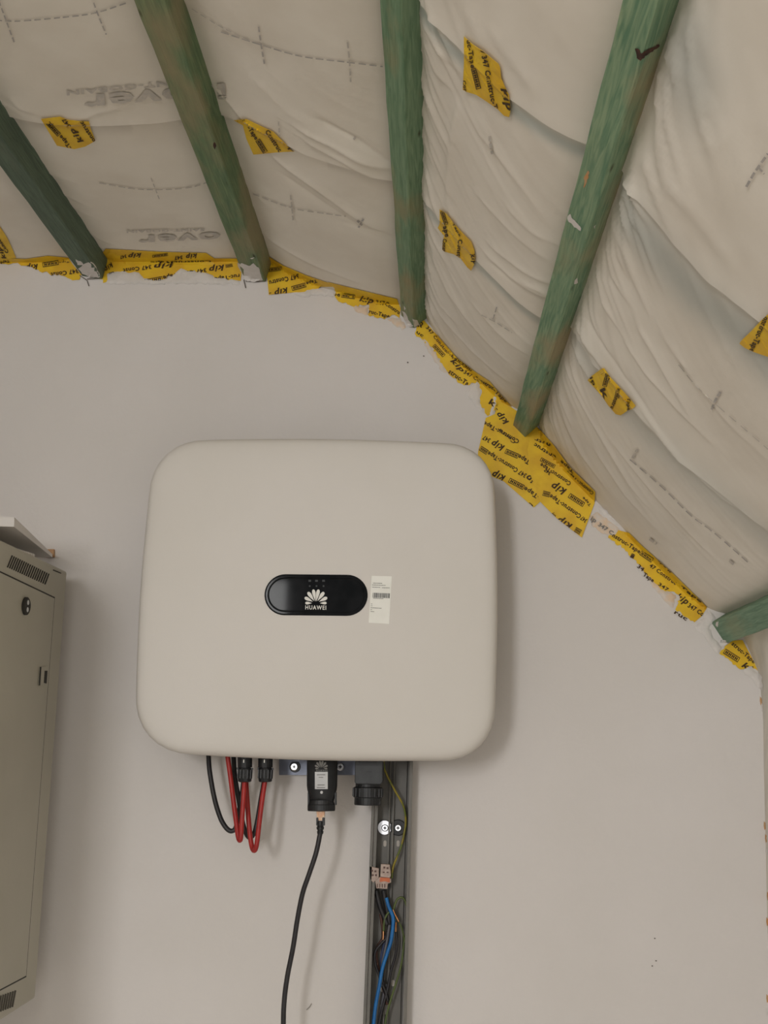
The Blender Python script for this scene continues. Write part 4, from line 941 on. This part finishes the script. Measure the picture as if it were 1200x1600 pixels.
def blockconn(label, poly, Yf, Yb_, lever=None, slots=()):
    o = empty('lever_connector', W(sum(p[0] for p in poly) / len(poly), max(p[1] for p in poly), Yf)); tag(o, label, 'connector', gc)
    v, f = prism_px(poly, Yf, Yb_); bevel(fixnormals(link('clear_housing', v, f, M['clear'], o)), .0006)
    if lever:
        v, f = prism_px(lever, Yf - .002, Yf + .0005); fixnormals(link('orange_lever', v, f, M['orange'], o))
    for s in slots:
        v, f = boxpx(*s, Yf - .0004, Yf + .001); link('wire_port', v, f, M['brown'], o)
blockconn('clear connector block on the left of the cluster', [(577, 1353), (592, 1357), (592, 1372), (583, 1379), (578, 1374)], -.038, -.028, None, [(580, 1359, 583, 1362), (585, 1360, 588, 1363), (581, 1366, 584, 1369), (586, 1366, 589, 1369)])
blockconn('upright clear connector block with red marks', [(595, 1350), (609, 1351), (611, 1368), (609, 1372), (594, 1370)], -.040, -.030, None, [(599, 1354, 602, 1357), (604, 1355, 607, 1358), (598, 1362, 601, 1364), (604, 1362, 607, 1364)])
blockconn('clear connector block with the orange lever, lowest of the cluster', [(586, 1376), (594, 1370), (611, 1373), (611, 1379), (606, 1381), (605, 1389), (588, 1388)], -.039, -.028, [(594, 1371), (609, 1372), (609, 1379), (601, 1377), (593, 1378)], [(589, 1381, 590.6, 1387), (592.6, 1381, 594.2, 1387), (596.4, 1381, 598, 1387), (600.4, 1381, 602, 1387)])

# ------------------------------------------------------------------ wall cabinet on the left
YC = -.055
pt, pb = W(105, 900, YC), W(55.5, 1560, YC)
upd = nrm(pt - pb); nC = nrm(np.cross((0, 1, 0), upd)); nC = nC if nC[0] > 0 else -nC
def C_(px, py): return WX(px, py, pt, nC)
zt = W(105, 893, YC); H_ = np.linalg.norm(zt - pb); Lc2 = .62; Wc = .50
CB = empty('wall_cabinet', pb); tag(CB, 'grey steel wall cabinet at the left edge, door with lock and louvres', 'cabinet')
mid = (zt + pb) / 2 + np.array((0, -Lc2 / 2, 0)) - nC * Wc / 2
v, f = box_vf(mid, nC * Wc / 2, (0, Lc2 / 2, 0), upd * H_ / 2); bevel(link('cabinet_body', v, f, M['cab'], CB), .004, 3)
def cab_prism(poly, h0, h1):
    q = [C_(*p) for p in poly]; n = len(q)
    v = [p + nC * h1 for p in q] + [p + nC * h0 for p in q]
    f = [tuple(range(n)), tuple(range(2 * n - 1, n - 1, -1))] + [(i, i + n, (i + 1) % n + n, (i + 1) % n) for i in range(n)]
    return v, f
def onC(px, py, d=0): return C_(px, py)
# door leaf: slightly proud, with a dark joint round it
def along(p, q, X):                               # extend a traced line on the cabinet face to further left
    a, b = np.array(p, float), np.array(q, float); return tuple(a + (b - a) * X)
dT = [C_(84.5, 935), C_(0, 895)]; dB_ = [C_(40, 1524.5), C_(0, 1545.5)]
ext = lambda a, b, Y: a + (b - a) * ((Y - a[1]) / (b - a)[1])
Yn = YC - Lc2 + .035
def door_quad(g):
    """door outline grown by g metres"""
    a, d = dT[0] + upd * g + np.array((0, g, 0)), dB_[0] - upd * g + np.array((0, g, 0))
    b = np.array(ext(dT[0], dT[1], Yn)) + upd * g; c = np.array(ext(dB_[0], dB_[1], Yn)) - upd * g
    return [a, b, c, d]
def quad_slab(q, h0, h1):
    v = [p + nC * h1 for p in q] + [p + nC * h0 for p in q]
    return v, [(0, 1, 2, 3), (7, 6, 5, 4)] + [(i, i + 4, (i + 1) % 4 + 4, (i + 1) % 4) for i in range(4)]
fixnormals(link('door_joint', *quad_slab(door_quad(.0022), -.001, .0004), M['cabdark'], CB))
DR = fixnormals(link('door', *quad_slab(door_quad(0), -.001, .0007), M['cab'], CB))
for k in range(19):
    t = k / 18
    a = np.array((19, 868)) * (1 - t) + np.array((76.3, 896.5)) * t; b = np.array((11.5, 886.5)) * (1 - t) + np.array((70, 913)) * t
    w = .7
    link('louvre', *cab_prism([(a[0] - w * .8, a[1] - .3), (a[0] + w * .8, a[1] + .3), (b[0] + w * .8, b[1] + .3), (b[0] - w * .8, b[1] - .3)], -.001, .0007), M['cabdark'], CB)
for k in range(9):
    t = k / 8
    a = np.array((-6, 1558)) * (1 - t) + np.array((24, 1547.5)) * t; b = np.array((-10, 1585)) * (1 - t) + np.array((19, 1573.5)) * t
    link('louvre', *cab_prism([(a[0] - .9, a[1]), (a[0] + .9, a[1]), (b[0] + .9, b[1]), (b[0] - .9, b[1])], -.001, .0007), M['cabslot'], CB)
lk = C_(38, 947)
LK = link('door_lock', *lathe(lk + nC * .001, nC, [(0, .0125), (.003, .0125), (.004, .011)], 24, ref=(0, 1, 0)), M['cabdark'], DR); LK['label'] = 'round key lock'
for s in (-.005, .005):
    link('key_slot', *lathe(lk + nC * .0048 + upd * s, nC, [(0, .0036), (.0006, .0034)], 12, ref=(0, 1, 0)), M['silver'], LK)
fixnormals(link('latch_plate', *cab_prism([(60.5, 1042), (71.5, 1042), (69.5, 1072), (58.5, 1071)], .001, .0026), M['cab'], DR)); fixnormals(link('latch_opening', *cab_prism([(67, 1048), (71, 1048), (69.6, 1068), (65.8, 1067)], .002, .0032), M['cabdark'], DR))
fixnormals(link('latch_edge', *cab_prism([(60.2, 1042), (61.4, 1042), (59.4, 1071), (58.2, 1071)], .002, .0032), M['cabdark'], DR))
fixnormals(link('top_slot', *cab_prism([(83, 890), (95, 895), (95, 896.2), (83, 891.4)], -.001, .0008), M['cabdark'], CB))
# white board lying on top of the cabinet
zb = W(82, 871, -.012)[2]; Y2 = CAM[1] + (zb - CZ) / (ray(22, 823)[2] / ray(22, 823)[1])
a, b = W(22, 823, Y2), W(82, 871, -.012); at_, bt_ = W(22.5, 808, Y2), W(82, 866, -.012)
lx = np.array((-.42, 0, 0.0))
v = [a, b, a + lx, b + lx, at_, bt_, at_ + lx, bt_ + lx]
f = [(0, 1, 3, 2), (4, 6, 7, 5), (0, 2, 6, 4), (1, 5, 7, 3), (0, 4, 5, 1), (2, 3, 7, 6)]
o = fixnormals(link('white_board', v, f, M['board'])); tag(o, 'white laminate board lying on top of the grey cabinet', 'board')
v, f = boxpx(70, 858, 84, 870, -.006, -.0005); o = link('wood_offcut', v, f, M['woodraw']); tag(o, 'small raw wood offcut against the wall behind the white board', 'wood')
GS_ = empty('brush_strip', C_(45, 866)); tag(GS_, 'pale toothed strip between the cabinet top and the white board', 'strip')
for k in range(11):
    t = k / 10; x, y = 22 + 37 * t, 857 + 12 * t
    p = C_(x, y + 2) - nC * .012; v, f = box_vf(p, nC * .006, (0, .0035, 0), (0, 0, .005)); link('tooth', v, f, M['board'], GS_)
